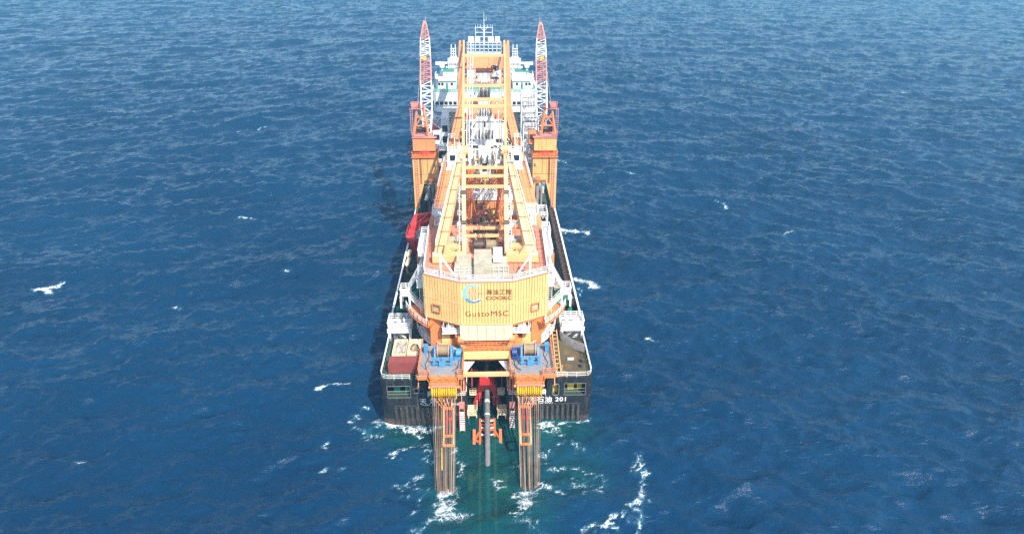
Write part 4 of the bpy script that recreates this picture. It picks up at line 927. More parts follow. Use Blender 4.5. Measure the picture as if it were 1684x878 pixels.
    # ropes from the sheaves down to the stinger
    for i, x in enumerate(xs):
        for j, (dx, dy) in enumerate(((-.06,-.95),(.09,.75))):
            if j and i % 4 == 3: continue
            a = Vector((s*x+dx,-4.5+dy*.95,10.3-abs(dy)*.3)); xe = 5.6+(x-5.55)*.78+random.uniform(-.06,.06)
            b = Vector((s*xe+dx*.8,-18.2+random.uniform(-.7,.5)-j*.5,-.3)); e = b+(b-a)*.12
            mb = MB(); mb.tube(a,e,.036 if (i+j) % 3 else .05,5,cap=False)
            o = single(mb, 'wire_rope', 'ropepale' if (i*2+j) % 5 == 0 else 'ropecol', f'taut rusty wire rope running from the {side} sheave rack down into the sea', 'wire rope', f'wire ropes of the {side} sheave rack')
    if s < 0:
        mb = MB(); mb.tube((-8.05,-4.6,9.5),(-7.75,-14.2,1.5),.1,6); single(mb,'tag_line','sheave','thick bright yellow line hanging among the left wire ropes','rope')
    # orange hanging frames among the ropes and white-runged ladders
    h = thing('hanging_frame', f'long orange steel frame hanging among the {side} wire ropes', 'frame', (s*6.6,-8,5), 'orange hanging frames')
    P = lambda x, tt, off=.25: Vector((s*x,-5.2-tt*13.1,9.3-tt*9.6+off))
    x0, x1 = (5.75,7.5)
    for x in (x0,x1):
        mb = MB(); mb.bar(P(x,.10),P(x,.50),.28,.3); mb.build('side_rail', 'boom', h)
    for tt in (.10,.40,.50):
        mb = MB(); mb.bar(P(x0-.15,tt),P(x1+.15,tt),.35,.3); mb.build('end_beam', 'orange', h)
    for x in (6.35,6.95):
        mb = MB(); mb.bar(P(x,.12),P(x,.40),.17); mb.tube(P(x,.2),P(x,.24),.22,8); mb.build('tie_rod', 'red', h)
    mb = MB()
    for k in range(6): mb.bar(P(5.6,.0,.1)+Vector((s*k*.75,0,.4)),P(5.8,.12)+Vector((s*k*.35,0,0)),.14)
    mb.build('hanger', 'orange', h)
    l = thing('boarding_ladder', f'orange ladder with white rungs hanging beside the {side} wire ropes', 'ladder', (s*4.6,-2.5,0), 'hanging ladders')
    for x in (4.15,5.05):
        mb = MB(); mb.bar((s*x,-2.2,6.4),(s*x,-2.8,-.2),.12); mb.build('stringer', 'stinger', l)
    for k in range(9):
        z = .4+k*.47; mb = MB(); mb.bar((s*4.15,-2.8+.09*z,z),(s*5.05,-2.8+.09*z,z),.2,.16); mb.build('rung', 'rail', l)
    mb = MB(); mb.box(*X(4.1,5.1),-2.3,-2.1,4.9,6.4); mb.bar((s*4.6,-2.2,6.3),(s*4.6,-1.,11.9),.12); mb.build('head_frame', 'cranered', l)
# orange gantry between the platforms
g = thing('stern_gantry', 'orange and yellow gantry beams spanning the slot between the winch platforms', 'gantry', (0,1,DZ))
mb = MB(); mb.bar((-4.2,-1.6,12.1),(4.2,-1.6,12.1),.7,.6); mb.build('aft_beam', 'leg', g)
mb = MB(); mb.bar((-4.2,3.2,12.9),(4.2,3.2,12.9),1.3,.9); mb.build('middle_beam', 'yellow', g)
mb = MB(); mb.bar((-4.4,4.6,13.3),(4.4,4.6,13.3),.5,.5); mb.build('forward_beam', 'orange', g)
mb = MB(); mb.rail([(-4.3,5.4,13.),(4.3,5.4,13.)],1.3,.8,.08); mb.rail([(-4.3,3.9,13.3),(4.3,3.9,13.3)],1.1,1.,.07); mb.build('gantry_railing', 'orange', g)
for s in (-1,1):
    mb = MB(); mb.bar((s*4.2,-1.6,12),(s*4.0,1.5,6),.35); mb.bar((s*4.2,4.6,13.3),(s*5.6,7.2,14.6),.8); mb.lathe((s*4.8-.5,6.,14.6),[(.35,0),(.8,0),(.8,1.),(.35,1.)],16,axis='x'); mb.build('knee_brace', 'orange', g)
    mb = MB(); mb.prism([(s*4.1,-.6),(s*2.2,3.6),(s*4.2,3.6)],11.2,11.35); mb.build('white_cowl', 'white', g)
mb = MB(); mb.path([(-5,5.,14.4),(-2,4.6,13.9),(2,4.7,13.9),(5,5.4,14.6)],.1); mb.path([(-5.,5.4,13.2),(0,5.2,12.9),(5,5.4,13.4)],.08); mb.build('hose', 'brown', g)
# red pipe-support frame in the slot
rf = thing('pipe_support_frame', 'red steel frame standing in the stern slot where the pipe leaves', 'frame', (0,6,0))
mb = MB(); mb.extr([(-2.,4.6,3.5),(2.,4.6,3.5),(1.4,4.6,5.2),(-1.4,4.6,5.2)],(0,2.6,0)); mb.build('head_beam', 'red', rf)
for s in (-1,1):
    mb = MB(); mb.bar((s*1.3,5.4,4.2),(s*1.35,4.4,-1),.55); mb.build('upright', 'red', rf)
    mb = MB(); mb.bar((s*1.5,5.6,3.),(s*2.9,4.2,-.6),.4); mb.build('raking_leg', 'red', rf)
    mb = MB(); mb.rail([(s*1.9,8,5.),(s*3.6,8,5.)],1.2,.6,.1); mb.bar((s*2.9,6.5,3.2),(s*2.9,6.5,7.6),.25); mb.bar((s*3.4,5.,2.6),(s*1.6,5.,2.6),.22); mb.build('side_bracing', 'red', rf)
    mb = MB(); mb.rail([(s*2.1,3.9,3.4),(s*3.3,3.9,3.4)],1.4,.6,.1); mb.box(min(s*2.1,s*3.3),max(s*2.1,s*3.3),3.8,5,3.2,3.4); mb.build('work_step', 'cream', rf)
mb = MB(); mb.box(-.75,.75,4.4,14,1.6,2.2); mb.build('roller_bed', 'dkgrey', rf)
# pipeline and stinger
def pz(y): return 4.55-(6-y)*.307 if y > -30 else 0
mb = MB(); pts = [(0.02*(i % 2),14-i*1.5,pz(14-i*1.5)) for i in range(24)]
mb.path(pts,.5,14); pipe = single(mb,'pipeline','concrete','long grey coated pipe running down the stinger into the sea','pipe')
for y, w in ((1.5,.5),(-1.2,.3)):
    mb = MB(); d = Vector((0,1,.307)).normalized(); c = Vector((0,y,pz(y))); mb.tube(c,c+d*w,.53,14); mb.build('pale_wrap', 'white', pipe)
st = thing('stinger', 'orange steel stinger ramp carrying the pipe down below the water', 'stinger', (0,-4,0))
SZ = lambda y: .85-(0-y)*.165
for s in (-1,1):
    mb = MB(); mb.bar((s*1.35,-.3,SZ(-.3)),(s*1.35,-8.,SZ(-8)),.36); mb.build('side_chord', 'stinger', st)
    mb = MB(); mb.bar((s*1.35,-8,SZ(-8)),(s*1.35,-34,SZ(-8)-8.2),.45); mb.build('side_chord', 'stinger', st)
    mb = MB(); mb.bar((s*1.35,-.4,SZ(0)-1.4),(s*1.35,-9.,SZ(-9)-1.6),.34); mb.build('lower_chord', 'stinger', st)
    mb = MB(); mb.bar((s*1.35,-3.4,SZ(-3.4)+.1),(s*2.3,-5.2,SZ(-5.2)+.2),.36); mb.bar((s*1.35,-5.8,SZ(-5.8)+.1),(s*2.3,-5.4,SZ(-5.4)+.2),.3); mb.bar((s*2.4,-3.6,SZ(-3.6)+.8),(s*2.4,-6.2,SZ(-6.2)),.5); mb.build('outrigger', 'stinger', st)
    for k in range(4):
        y = -.5-k*1.9; mb = MB(); mb.bar((s*1.35,y,SZ(y)),(s*1.35,y-1.9,SZ(y)-1.6),.22); mb.bar((s*1.35,y,SZ(y)),(s*1.35,y,SZ(y)-1.4),.22); mb.build('web_brace', 'stinger', st)
for k in range(7):
    y = -.5-k*1.2; mb = MB(); mb.bar((-1.35,y,SZ(y)),(1.35,y,SZ(y)),.28); mb.build('cross_member', 'stinger', st)
for k in range(3):
    y = -1.-k*1.6
    for s in (-1,1):
        mb = MB(); mb.tube((s*.6,y,SZ(y)+.15),(s*1.15,y,SZ(y)+.35),.13,10); mb.build('roller', 'rail', st)
for k in range(7):
    y = -10-k*3.2; z = SZ(-8)-(-8-y)*.315; mb = MB(); mb.bar((-1.35,y,z),(1.35,y,z),.4); mb.build('cross_member', 'stinger', st)
for s in (-1,1):
    mb = MB(); mb.bar((s*1.35,-12,-1.7),(s*2.9,-13.5,-2.1),.6); mb.bar((s*3.,-12.,-1.6),(s*3.,-15,-2.5),.8); mb.build('outrigger', 'stinger', st)

# ------------------------------------------------------------------ aft deck cargo
c = thing('shipping_container', 'maroon corrugated shipping container at the left stern corner', 'container', (-15.1,3.5,DZ))
mb = MB(); mb.box(-18.05,-12.15,2.35,4.65,DZ+.15,DZ+2.45); body = mb.build('body', 'contred', c)
def corr2(x0, x1, y, z0, z1, m, par, horiz=False):
    k = int((x1-x0)/.28); mb = MB(); vs_ = []; n = 0
    for i in range(k):
        for t, e in ((0,0),(.3,.06),(.7,.06)): vs_.append((x0+(x1-x0)*(i+t)/k, e))
    vs_.append((x1,0)); m_ = len(vs_)
    if not horiz: V = [(x,y-e,z0) for x,e in vs_]+[(x,y-e,z1) for x,e in vs_]
    else: V = [(x,z0,y+e) for x,e in vs_]+[(x,z1,y+e) for x,e in vs_]
    mb.add(V,[(i,i+1,m_+i+1,m_+i) for i in range(m_-1)]); mb.build('corrugated_panel', m, par)
corr2(-17.9,-12.3,2.33,DZ+.3,DZ+2.3,'contred',c); corr2(-17.9,-12.3,DZ+2.47,2.5,4.5,'contred',c,True)
for x in (-18.05,-12.15):
    for y in (2.35,4.65):
        mb = MB(); mb.bar((x,y,DZ+.1),(x,y,DZ+2.52),.16); mb.build('corner_post', 'contred', c)
for i, (x0,x1) in enumerate(((-17.9,-15.3),(-15.1,-12.4))):
    b = thing('cargo_basket', ['open white cargo basket full of scrap behind the maroon container, outboard one', 'open white cargo basket with coiled hose behind the maroon container, inboard one'][i], 'cargo basket', ((x0+x1)/2,8,DZ), 'white cargo baskets')
    y0, y1 = 6.1,11.2
    for nm, r in (('side_wall',(x0,x0+.12,y0,y1)),('side_wall',(x1-.12,x1,y0,y1)),('end_wall',(x0+.12,x1-.12,y0,y0+.12)),('end_wall',(x0+.12,x1-.12,y1-.12,y1))):
        mb = MB(); mb.box(*r,DZ+.1,DZ+1.9); mb.build(nm, 'cream', b)
    mb = MB(); mb.box(x0+.1,x1-.1,y0+.1,y1-.1,DZ+.1,DZ+.3); mb.build('floor', 'cream', b)
    n = 14; V = []; F = []
    for a in range(n+1):
        for e in range(n+1): V.append((x0+.13+(x1-x0-.26)*a/n, y0+.13+(y1-y0-.26)*e/n, DZ+1.35+random.uniform(-.12,.4)*(1 if i == 0 else .4)))
    for a in range(n):
        for e in range(n): q = a*(n+1)+e; F.append((q,q+1,q+n+2,q+n+1))
    mb = MB(); mb.add(V,F); mb.build('contents', 'trash' if i == 0 else 'cream', b, smooth=False)
    if i:
        mb = MB(); mb.path([(x0+1.3+.8*math.cos(q*.7)*(1-.02*q),8.4+1.4*math.sin(q*.7)*(1-.02*q),DZ+1.75+.02*q) for q in range(26)],.06); mb.path([(x0+.3,10.6,DZ+1.8),(x1-.4,6.8,DZ+1.85)],.05); mb.build('hose', 'brown', b)
# white mooring platforms at both sides
for s in (-1,1):
    side = 'left' if s < 0 else 'right'; X = lambda a, b: (min(s*a,s*b), max(s*a,s*b))
    t = thing('lookout_platform', f'white raised platform with railings on the {side} deck edge beside the crane tub', 'platform', (s*17,14.5,DZ), 'white lookout platforms')
    mb = MB(); mb.box(*X(14.8,19.6),13.2,17.2,11.5,12.5); mb.build('fascia', 'white', t)
    mb = MB(); mb.rail([(s*14.9,17.1,12.5),(s*14.9,13.3,12.5),(s*19.5,13.3,12.5),(s*19.5,17.1,12.5),(s*14.9,17.1,12.5)],1.2,1.1,.11); mb.build('railing', 'rail', t)
    for x in (15.1,19.2):
        mb = MB(); mb.bar((s*x,13.5,DZ),(s*x,13.5,11.5),.5); mb.build('post', 'white', t)
    mb = MB(); mb.stairs((s*15.6,13.,DZ),(s*18.2,13.,11.6),.8,(0,1,0),False); mb.rail([(s*16.,12.8,DZ),(s*19.4,12.8,DZ)],1.,1.,.09); mb.build('steps', 'dkgrey', t)
    mb = MB(); mb.lathe((s*17.4,15.4,DZ),[(0,0),(1.5,0),(1.5,1.9),(0,1.9)],20); mb.build('capstan_drum', 'white', t)
    for x in (16.2,17.6):
        mb = MB(); mb.lathe((s*x,14.6,12.5),[(.0,0),(.3,0),(.25,.9),(.4,1.1),(.35,1.5),(0,1.6)],10); mb.build('searchlight', 'white', t)
# right aft deck: grey net, yellow ladder rack, small sign
mb = MB(); n = 12; V = []; F = []
pa, pb, pc, pd = Vector((14.6,13.4,11.6)),Vector((19.2,9.4,10.9)),Vector((18.9,7.4,10.3)),Vector((14.9,12.4,9.6))
for i in range(n+1):
    for j in range(n+1):
        u, v = i/n, j/n; p = pa.lerp(pb,u).lerp(pd.lerp(pc,u),v); p.z += -.7*math.sin(math.pi*u)*.6+random.uniform(-.06,.06)*math.sin(math.pi*v); V.append(p)
for i in range(n):
    for j in range(n): q = i*(n+1)+j; F.append((q,q+1,q+n+2,q+n+1))
mb.add(V,F); mb.add([p-Vector((0,0,.04)) for p in V],[f[::-1] for f in F])
single(mb,'shade_net','net','sagging grey net slung over the rust-stained right stern deck','net')
t = thing('scaffold_ladder', 'pale yellow ladder rack beside the right stern winch platform', 'ladder', (13.3,3,DZ))
for x in (12.9,13.8):
    mb = MB(); mb.ladder((x,.6,DZ),(x,11.8,12.6),.5,.5,.1,(0,-.3,1)); mb.build('ladder_side', 'leg', t)
mb = MB()
for k in range(12): mb.bar((12.9,.8+k,DZ+.1+k*.26),(13.8,.8+k,DZ+.1+k*.26),.1); 
mb.bar((12.9,.7,DZ),(12.9,.7,12.4),.12); mb.bar((13.8,.7,DZ),(13.8,.7,12.2),.12); mb.rail([(13.4,.8,DZ),(14.6,.8,DZ)],1.1,.6,.1); mb.build('rung', 'leg', t)
single(MB().box(15.5,16.7,6.0,6.15,DZ+.02,DZ+.5).box(15.6,15.7,6.,6.2,DZ,DZ+.1),'deck_sign','white','small white board lying on the rust-stained right stern deck','board')
for k, (x,y) in enumerate(((17.9,3.6),(18.3,5.2),(12.4,2.4))):
    mb = MB(); mb.lathe((x,y,DZ),[(0,0),(.35,0),(.28,.5),(.42,.6),(.42,.75),(0,.8)],12)
    single(mb,'bollard','dkgrey',['dark mooring bollard at the right stern corner, aft one','dark mooring bollard by the right rail, forward one','dark mooring bollard beside the pale yellow ladder rack'][k],'bollard','mooring bollards')
# ------------------------------------------------------------------ midship deck gear
# left: red knuckle crane, floats, fenders, green winch
t = thing('knuckle_crane', 'bright red folded knuckle crane on the left deck edge', 'crane', (-17.6,57,DZ))
mb = MB(); mb.lathe((-17.9,55.,DZ),[(0,0),(1.9,0),(1.9,3.2),(2.1,3.2),(2.1,3.9),(0,3.9)],24); mb.build('pedestal', 'red', t)
mb = MB(); mb.box(-19.6,-16.2,56.5,60.5,11.6,13.6); mb.box(-19.2,-17.,59.,62.5,12.,14.2); mb.build('slew_house', 'red', t)
mb = MB(); mb.bar((-19.2,60.,13.6),(-14.2,64.,13.6),1.7,1.4); mb.build('main_boom', 'red', t)
mb = MB(); mb.bar((-18.6,66.,13.8),(-11.8,68.5,13.8),1.6,1.3); mb.build('knuckle_boom', 'red', t)
mb = MB(); mb.bar((-18.9,60.5,13.2),(-18.3,66.6,13.7),1.4,1.3); mb.build('jib', 'red', t)
mb = MB(); mb.tube((-17.6,60,14.6),(-15.,66.6,14.6),.28,10); mb.rail([(-20.2,56.5,12.),(-20.2,63,12.)],1.1,1.,.09); mb.build('luffing_ram', 'red', t)
t = thing('gangway_tower', 'white gangway tower with grey platform beside the red knuckle crane', 'gangway', (-14.6,50,DZ))
mb = MB()
for x in (-16.,-13.2):
    for y in (47.,53.): mb.bar((x,y,DZ),(x,y,15.6),.22)
mb.build('frame', 'grey', t)
for z in (12.6,15.4):
    mb = MB(); mb.box(-16.3,-13.,46.6,53.4,z,z+.15); mb.rail([(-13.,46.7,z+.15),(-16.2,46.7,z+.15),(-16.2,53.3,z+.15),(-13.,53.3,z+.15)],1.15,1.,.1); mb.build('landing', 'rail', t)
mb = MB(); mb.stairs((-14.6,46.9,DZ),(-14.6,53,12.6)); mb.stairs((-14.6,53,12.7),(-14.6,47.2,15.4)); mb.build('stair_flight', 'rail', t)
mb = MB(); mb.tube((-16.8,49.5,16.5),(-13.2,49.5,16.5),.75,16); mb.build('hose_reel', 'grey', t)
single(MB().box(-14.6,-12.9,43.4,45.6,DZ,14.4).box(-14.4,-13.1,43.3,43.4,DZ+.5,13.5),'equipment_locker','sheave','tall yellow locker standing below the white gangway tower','locker')
for k, (x,y,L) in enumerate(((-18.7,46.2,2.6),(-18.5,41.6,2.8))):
    mb = MB(); mb.tube((x,y,12.2),(x+.2,y+L,12.2),.55,14); mb.tube((x,y,12.2),(x-.03,y-.35,12.2),.55,14,.25); mb.tube((x+.2,y+L,12.2),(x+.23,y+L+.35,12.2),.55,14,.25); mb.box(x-.4,x+.5,y+.5,y+.8,DZ,11.7); mb.box(x-.4,x+.5,y+L-.8,y+L-.5,DZ,11.7)
    single(mb,'liferaft_canister','cream',['cream liferaft canister on the left bulwark, nearer the red crane','cream liferaft canister on the left bulwark, nearer the yellow crane house'][k],'liferaft','liferaft canisters')
for k, (x,y,r) in enumerate(((-16.2,47.4,1.2),(-17.2,42.4,1.3),(-16.6,38.2,1.25),(-17.4,45.2,1.1))):
    mb = MB(); mb.lathe((x,y,DZ+r),[(0,-r)]+[(r*math.cos(a)*1.,r*math.sin(a)) for a in [R_(-70+20*i) for i in range(8)]]+[(0,r)],18); mb.lathe((x,y,DZ+r),[(r*1.01,-.15),(r*1.1,-.1),(r*1.1,.1),(r*1.01,.15)],18)
    single(mb,'rubber_fender','navy' if k == 0 else 'rubber',['dark blue round fender below the white gangway tower','large black round fender, nearest the left bulwark','black round fender closest to the green tarpaulin','small black round fender beside the cream canister'][k],'fender','round deck fenders')
def deck_winch(x, y, rz, label, tarp):
    t = thing('deck_winch', label, 'winch', (x,y,DZ), 'green deck winches')
    for e in (-1,1):
        mb = MB(); mb.box(x+e*1.3-.15,x+e*1.3+.15,y-1.3,y+1.3,DZ,DZ+2.2); mb.build('side_frame', 'teal', t)
    mb = MB(); mb.lathe((x-1.15,y,DZ+1.3),[(1.2,0),(1.2,.1),(.8,.12),(.8,2.2),(1.2,2.2),(1.2,2.3)],18,axis='x'); mb.build('drum', 'teal', t)
    mb = MB(); mb.box(x-2.3,x-1.5,y-.7,y+.7,DZ,DZ+1.5); mb.tube((x-2.,y,DZ+1.2),(x-2.,y-1.6,DZ+1.2),.5,12); mb.build('motor', 'teal', t)
    if tarp:
        n = 8; V = []; F = []
        for i in range(n+1):
            for j in range(n+1):
                u, v = i/n*2-1, j/n*2-1; V.append((x+u*2.,y+2.8+v*2.1,DZ+2.9-1.3*(u*u)**1.3-.9*(v*v)**1.5+random.uniform(-.12,.12)))
        for i in range(n):
            for j in range(n): q = i*(n+1)+j; F.append((q,q+1,q+n+2,q+n+1))
        mb = MB(); mb.add(V,F); mb.build('tarpaulin', 'tarp', t)
deck_winch(-16.4,30.,0,'green winch partly under a green tarpaulin on the left deck',True)
deck_winch(-16.8,24.,0,'teal winch on the left deck below the crane stairs',False)
deck_winch(16.6,25.5,0,'teal winch on the right deck below the crane stairs',True)
for k, (x,y) in enumerate(((-18.2,26.4),(-18.4,28.6),(18.0,24.2),(18.2,27.2))):
    mb = MB(); mb.tube((x,y,DZ),(x,y,12.6),.32,10); mb.tube((x,y,12.6),(x,y-.5,13.2),.42,10); mb.box(x-.5,x+.5,y-.4,y+.4,DZ,DZ+.6)
    single(mb,'deck_vent','teal',['teal gooseneck vent on the left deck, nearer the stern','teal gooseneck vent on the left deck, nearer the tarpaulin','teal gooseneck vent on the right deck, nearer the stern','teal gooseneck vent on the right deck, nearer the bow'][k],'vent','teal gooseneck vents')
# right: brown truss conveyor, grey trough, crates and white frames
t = thing('truss_conveyor', 'long brown lattice conveyor along the right bulwark', 'conveyor', (18.4,50,DZ))
mb = MB(); mb.lattice((18.5,24,11.6),(18.5,78,11.6),1.2,1.2,40,.14,.09); mb.build('truss', 'brown', t)
mb = MB(); mb.box(18.1,18.9,24,78,11.35,11.45); mb.build('belt', 'brown', t)
for y in (26,38,50,62,74):
    mb = MB(); mb.bar((18.5,y,DZ),(18.5,y,11.1),.3); mb.build('trestle', 'dkgrey', t)
t = thing('cable_trough', 'dark grey open trough beside the brown conveyor', 'trough', (16.4,40,DZ))
mb = MB(); mb.box(15.4,15.55,35,50,DZ,11.2); mb.box(17.35,17.5,35,50,DZ,11.2); mb.box(15.55,17.35,35,35.2,DZ,11.2); mb.box(15.55,17.35,35.2,50,DZ+.1,DZ+.3); mb.build('trough_shell', 'dkgrey', t)
mb = MB()
for k in range(5): mb.box(15.2,17.6,34.2-k*.8,34.8-k*.8,11.2-k*.12,11.35-k*.12)
single(mb,'timber_stack','trash','flat stack of brown timber planks aft of the grey trough','timber')
for k, (x,y,z0,w,d,h) in enumerate(((15.2,57,DZ,2.2,4.,4.6),(15.,66,DZ,2.6,5.,5.4),(14.4,41,DZ,2.2,5.,6.),(14.4,92,DZ,4.,8.,17.),(13.8,106,DZ,4.,7.,21.),(14.0,119,DZ,4.4,6.,24.))):
    t = thing('stair_tower', ['white stair tower of two levels just forward of the grey trough','low white stair tower beside the right crane pedestal','white stair tower next to the crane house roof','white stair tower forward of the right crane pedestal','tall white stair tower halfway to the bridge','tallest white stair tower, close to the bridge front'][k], 'stair tower', (x,y,z0), 'white stair towers right of the boom')
    mb = MB()
    for dx in (-w/2,w/2):
        for dy in (-d/2,0,d/2): mb.bar((x+dx,y+dy,z0),(x+dx,y+dy,z0+h+1),.24)
    mb.build('posts', 'rail', t)
    n = max(2,round(h/2.8))
    for i in range(1,n+1):
        z = z0+h*i/n; mb = MB(); mb.box(x-w/2,x+w/2,y-d/2,y-d/2+1.2,z-.12,z); mb.box(x-w/2,x+w/2,y+d/2-1.2,y+d/2,z-.12,z); mb.box(x+.2,x+w/2,y-d/2+1.2,y+d/2-1.2,z-.12,z); mb.build('grating', 'grey', t); mb = MB()
        mb.rail([(x-w/2,y-d/2,z),(x+w/2,y-d/2,z),(x+w/2,y+d/2,z),(x-w/2,y+d/2,z),(x-w/2,y-d/2,z)],1.2,.9,.11); mb.build('landing', 'rail', t)
        mb = MB(); a, b = (y-d/2+1,y+d/2-1) if i % 2 else (y+d/2-1,y-d/2+1); mb.stairs((x-w/4,a,z-h/n),(x-w/4,b,z),.9); mb.build('stair_flight', 'rail', t)
    mb = MB(); mb.box(x-w/2+.2,x+w/2-.2,y-.8,y+d/2-.5,z0,z0+h*.5); mb.build('locker', 'white' if k != 1 else 'cream', t)
# line pipes stacked on both sides
for k in range(11):
    row = 0 if k < 6 else 1; x = -16.4+ (k if k < 6 else k-5.5)*.78
    mb = MB(); mb.tube((x,74.6+random.uniform(-.5,.5),DZ+.4+row*.7+5.4),(x,88,DZ+.4+row*.7+5.4),.36,12)
    single(mb,'line_pipe','concrete' if k % 3 else 'white',('grey coated' if k % 3 else 'white')+' line pipe in the stack forward of the red crane','pipe','stacked line pipes left of the boom')
t = thing('pipe_rack', 'grey pipe rack under the stacked line pipes left of the boom', 'rack', (-14.4,80,DZ))
for y in (75.5,80,86):
    mb = MB(); mb.box(-17,-11.8,y-.2,y+.2,14.6,14.9); mb.bar((-16.9,y,DZ),(-16.9,y,14.6),.3); mb.bar((-11.9,y,DZ),(-11.9,y,14.6),.3); mb.build('trestle', 'dkgrey', t)
# pipe-handling hall under the boom: orange portals, white frames, dark hold
hall = thing('pipe_hall', 'long orange and white pipe-handling deckhouse lying beneath the crane boom', 'deckhouse', (0,85,DZ))
mb = MB(); mb.box(-11.5,11.5,52,134,DZ,14.6); mb.build('hall_body', 'dkgrey', hall)
mb = MB(); mb.box(-6,6,47.,60,DZ+.1,15.4); mb.build('winch_room', 'dkgrey', hall)
mb = MB(); mb.box(-4.8,4.8,66,104,14.61,14.7); mb.build('open_hatch', 'brown', hall)
for k in range(8):
    y = 64+k*6.; mb = MB(); mb.bar((-5.4,y,14.6),(-5.4,y,19.),.5); mb.bar((5.4,y,14.6),(5.4,y,19.),.5); mb.bar((-5.6,y,19.),(5.6,y,19.),.55,.6); mb.build('portal', 'white' if k % 2 else 'boom', hall)
for s in (-1,1):
    for k in range(6):
        mb = MB(); mb.bar((s*1.,66+k*6,15),(s*3.4,72+k*6,18.6),.3); mb.bar((s*3.4,66+k*6,15),(s*1.4,70+k*6,18.6),.3); mb.build('pipe_rail', 'grey', hall)
    mb = MB(); mb.rail([(s*11.,53,14.6),(s*11.,133,14.6)],1.1,2.,.1); mb.rail([(s*6.,62,14.6),(s*6.,112,14.6)],1.1,2.,.1); mb.build('roof_railing', 'rail', hall)
    mb = MB(); mb.box(min(s*7,s*10.5),max(s*7,s*10.5),56,63,14.6,17.6); mb.build('roof_cabin', 'boom' if s < 0 else 'white', hall)
    mb = MB(); mb.path([(s*9.5,48,19.5),(s*9.5,50,20.4),(s*9.5,58,20.4),(s*7.,60,20.4)],.32,8); mb.path([(s*10.4,47,19.),(s*10.4,50,21.),(s*10.4,60,21.)],.32,8); mb.build('bent_pipe', 'cream', hall)
mb = MB(); mb.lathe((-2.6,63.5,16.),[(0,0),(2.,0),(2.,.7),(0,.9)],24); mb.build('hatch_cover', 'red', hall)
mb = MB(); mb.box(1.6,2.4,60.5,62,15.4,18.4); mb.build('post_box', 'sheave', hall)
# machinery between crane house and boom foot
mach = thing('boom_foot_machinery', 'cluttered white-railed machinery deck between the crane roof and boom foot', 'machinery', (0,36,DZ))
mb = MB(); mb.box(-12.,12.,31,46,18.,18.3); mb.build('floor', 'dkgrey', mach)
mb = MB()
for y in (31.6,35,39.,43):
    mb.rail([(-11.5,y,18.3+(y-31)*.25),(-3,y,18.3+(y-31)*.25)],1.3,.9,.11); mb.rail([(3,y,18.3+(y-31)*.25),(11.5,y,18.3+(y-31)*.25)],1.3,.9,.11)
mb.build('railing', 'rail', mach)
for s in (-1,1):
    for k in range(5):
        x = s*(3.4+k*1.5); h = random.uniform(1.,3.4); y = random.uniform(33,41); mb = MB(); mb.box(x-.55,x+.55,y,y+1.4,18.3,20.6+h)
        mb.build('pump_unit', random.choice(['white','cream','grey','boom']), mach)
    mb = MB(); mb.tube((s*3.2,34,21.4),(s*11.2,34,21.4),.55,12); mb.build('header_pipe', 'red' if s < 0 else 'brown', mach)
    mb = MB(); mb.stairs((s*10.6,33.,22.),(s*10.6,39,26.),1.1); mb.box(min(s*9.4,s*11.8),max(s*9.4,s*11.8),39,42,25.8,26.); mb.rail([(s*9.4,39,26),(s*9.4,42,26),(s*11.8,42,26),(s*11.8,39,26)],1.2,.7,.11); mb.build('stair_flight', 'rail', mach)
for x in (-1.7,-.6,.5,1.6):
    mb = MB(); mb.box(x-.35,x+.35,32,34,18.3,25.2); mb.lathe((x-.12,32.2,25.4),[(0,0),(1.,0),(1.,.24),(0,.24)],16,axis='x'); mb.build('fairlead', 'white', mach)
# clutter along both side decks: lockers, drums, small crates
lab = set(); spots = []
for s in (-1,1):
    for k in range(14):
        y = 88+k*3.2+random.uniform(-.5,.5); x = s*random.uniform(14.,18.2); spots.append((x,y))
kinds = ['white','grey','boom','contred','cream','blue']
nm = {'white':'white','grey':'grey','boom':'orange','contred':'maroon','cream':'cream','blue':'blue'}
seen = {}
for i, (x,y) in enumerate(spots):
    m = kinds[i % 6]; w, d, h = random.uniform(.8,1.7), random.uniform(1.,2.4), random.uniform(1.,2.6)
    mb = MB(); mb.box(x-w/2,x+w/2,y-d/2,y+d/2,DZ+.12,DZ+h); mb.box(x-w/2-.05,x+w/2+.05,y-d/2-.05,y+d/2+.05,DZ+h,DZ+h+.08); mb.box(x-w/2+.1,x+w/2-.1,y-d/2+.1,y+d/2-.1,DZ,DZ+.12)
    sd = 'left' if x < 0 else 'right'
    k_ = seen[(m,sd)] = seen.get((m,sd), 0)+1; pos = ('nearest the crane pedestal','halfway to the bridge','closest to the bridge')[k_-1]
    single(mb,'deck_locker',m,f'{nm[m]} steel locker on the {sd} side deck, {nm[m]} one {pos}','locker',f'{nm[m]} lockers on the {sd} side deck')
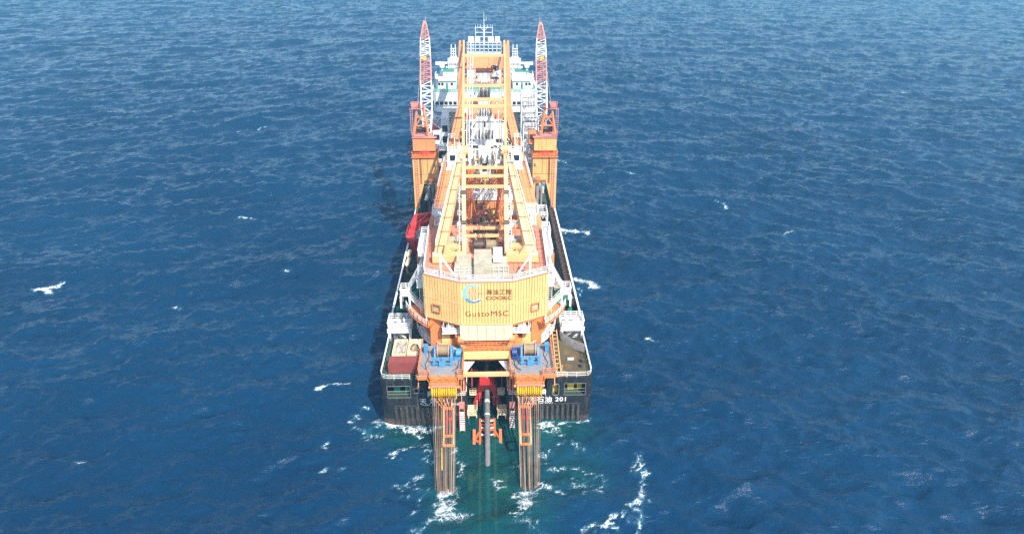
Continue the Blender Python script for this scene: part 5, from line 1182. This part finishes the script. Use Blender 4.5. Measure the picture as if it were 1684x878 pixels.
# lifeboats under the bridge wings
for s in (-1,1):
    side = 'left' if s < 0 else 'right'
    t = thing('lifeboat', f'orange-red enclosed lifeboat in white davits under the {side} bridge wing', 'lifeboat', (s*17.3,130,18), 'lifeboats')
    mb = MB(); prof = [(0,-4.2),(.7,-3.9),(1.25,-2.8),(1.5,-1.),(1.5,1.2),(1.25,2.8),(.7,3.9),(0,4.2)]
    V = []; n = 14; m_ = len(prof)
    for r, y in prof:
        for i in range(n): a = 2*math.pi*i/n; V.append((s*17.4+r*math.cos(a),130+y,19.4+r*math.sin(a)*1.1))
    F = [(j*n+i,j*n+(i+1)%n,(j+1)*n+(i+1)%n,(j+1)*n+i) for j in range(m_-1) for i in range(n)]; mb.add(V,F); mb.build('hull', 'red', t)
    mb = MB(); mb.box(s*17.4-.7,s*17.4+.7,130.4,132.6,20.7,21.6); mb.build('cockpit', 'orange', t)
    for y in (126.8,133.2):
        mb = MB(); mb.bar((s*15.2,y,15),(s*15.2,y,20.5),.4); mb.bar((s*15.2,y,20.5),(s*18.6,y,23.2),.4); mb.bar((s*15.2,y,18.),(s*17.4,y,16.6),.3); mb.build('davit', 'white', t)
# side galleries beneath the lifeboats
for s in (-1,1):
    mb = MB(); mb.box(min(s*13.,s*19.3),max(s*13.,s*19.3),123,136,13.9,14.3); mb.bar((s*18.9,124,DZ),(s*18.9,124,14),.4); mb.build('boat_deck', 'white', ship)
    mb = MB(); mb.rail([(s*13.,123.1,14.3),(s*19.2,123.1,14.3),(s*19.2,136,14.3)],1.1,1.4,.09); mb.build('boat_deck_railing', 'cream', ship)
    mb = MB(); mb.box(min(s*12.5,s*15.),max(s*12.5,s*15.),128,139,14.3,23.7); mb.build('boat_deck_house', 'white', ship)
    for z in (15.2,19.):
        mb = MB(); mb.box(min(s*12.8,s*14.6),max(s*12.8,s*14.6),127.92,127.98,z,z+2.2); mb.build('dark_doorway', 'glass', ship)

# ------------------------------------------------------------------ haze over the sea
hz = MB().box(-31000,31000,-3600,41500,-16.5,91.).build('haze', 'white', smooth=False)
hm = bpy.data.materials.new('sea_haze'); hm.use_nodes = True; hn = hm.node_tree; hn.nodes.clear()
pv_ = hn.nodes.new('ShaderNodeVolumePrincipled'); pv_.inputs['Color'].default_value = (.32, .76, 1., 1)
pv_.inputs['Density'].default_value = .00045; pv_.inputs['Anisotropy'].default_value = .2
ho = hn.nodes.new('ShaderNodeOutputMaterial'); hn.links.new(pv_.outputs[0], ho.inputs['Volume'])
hz.data.materials.clear(); hz.data.materials.append(hm); hz['kind'] = 'stuff'
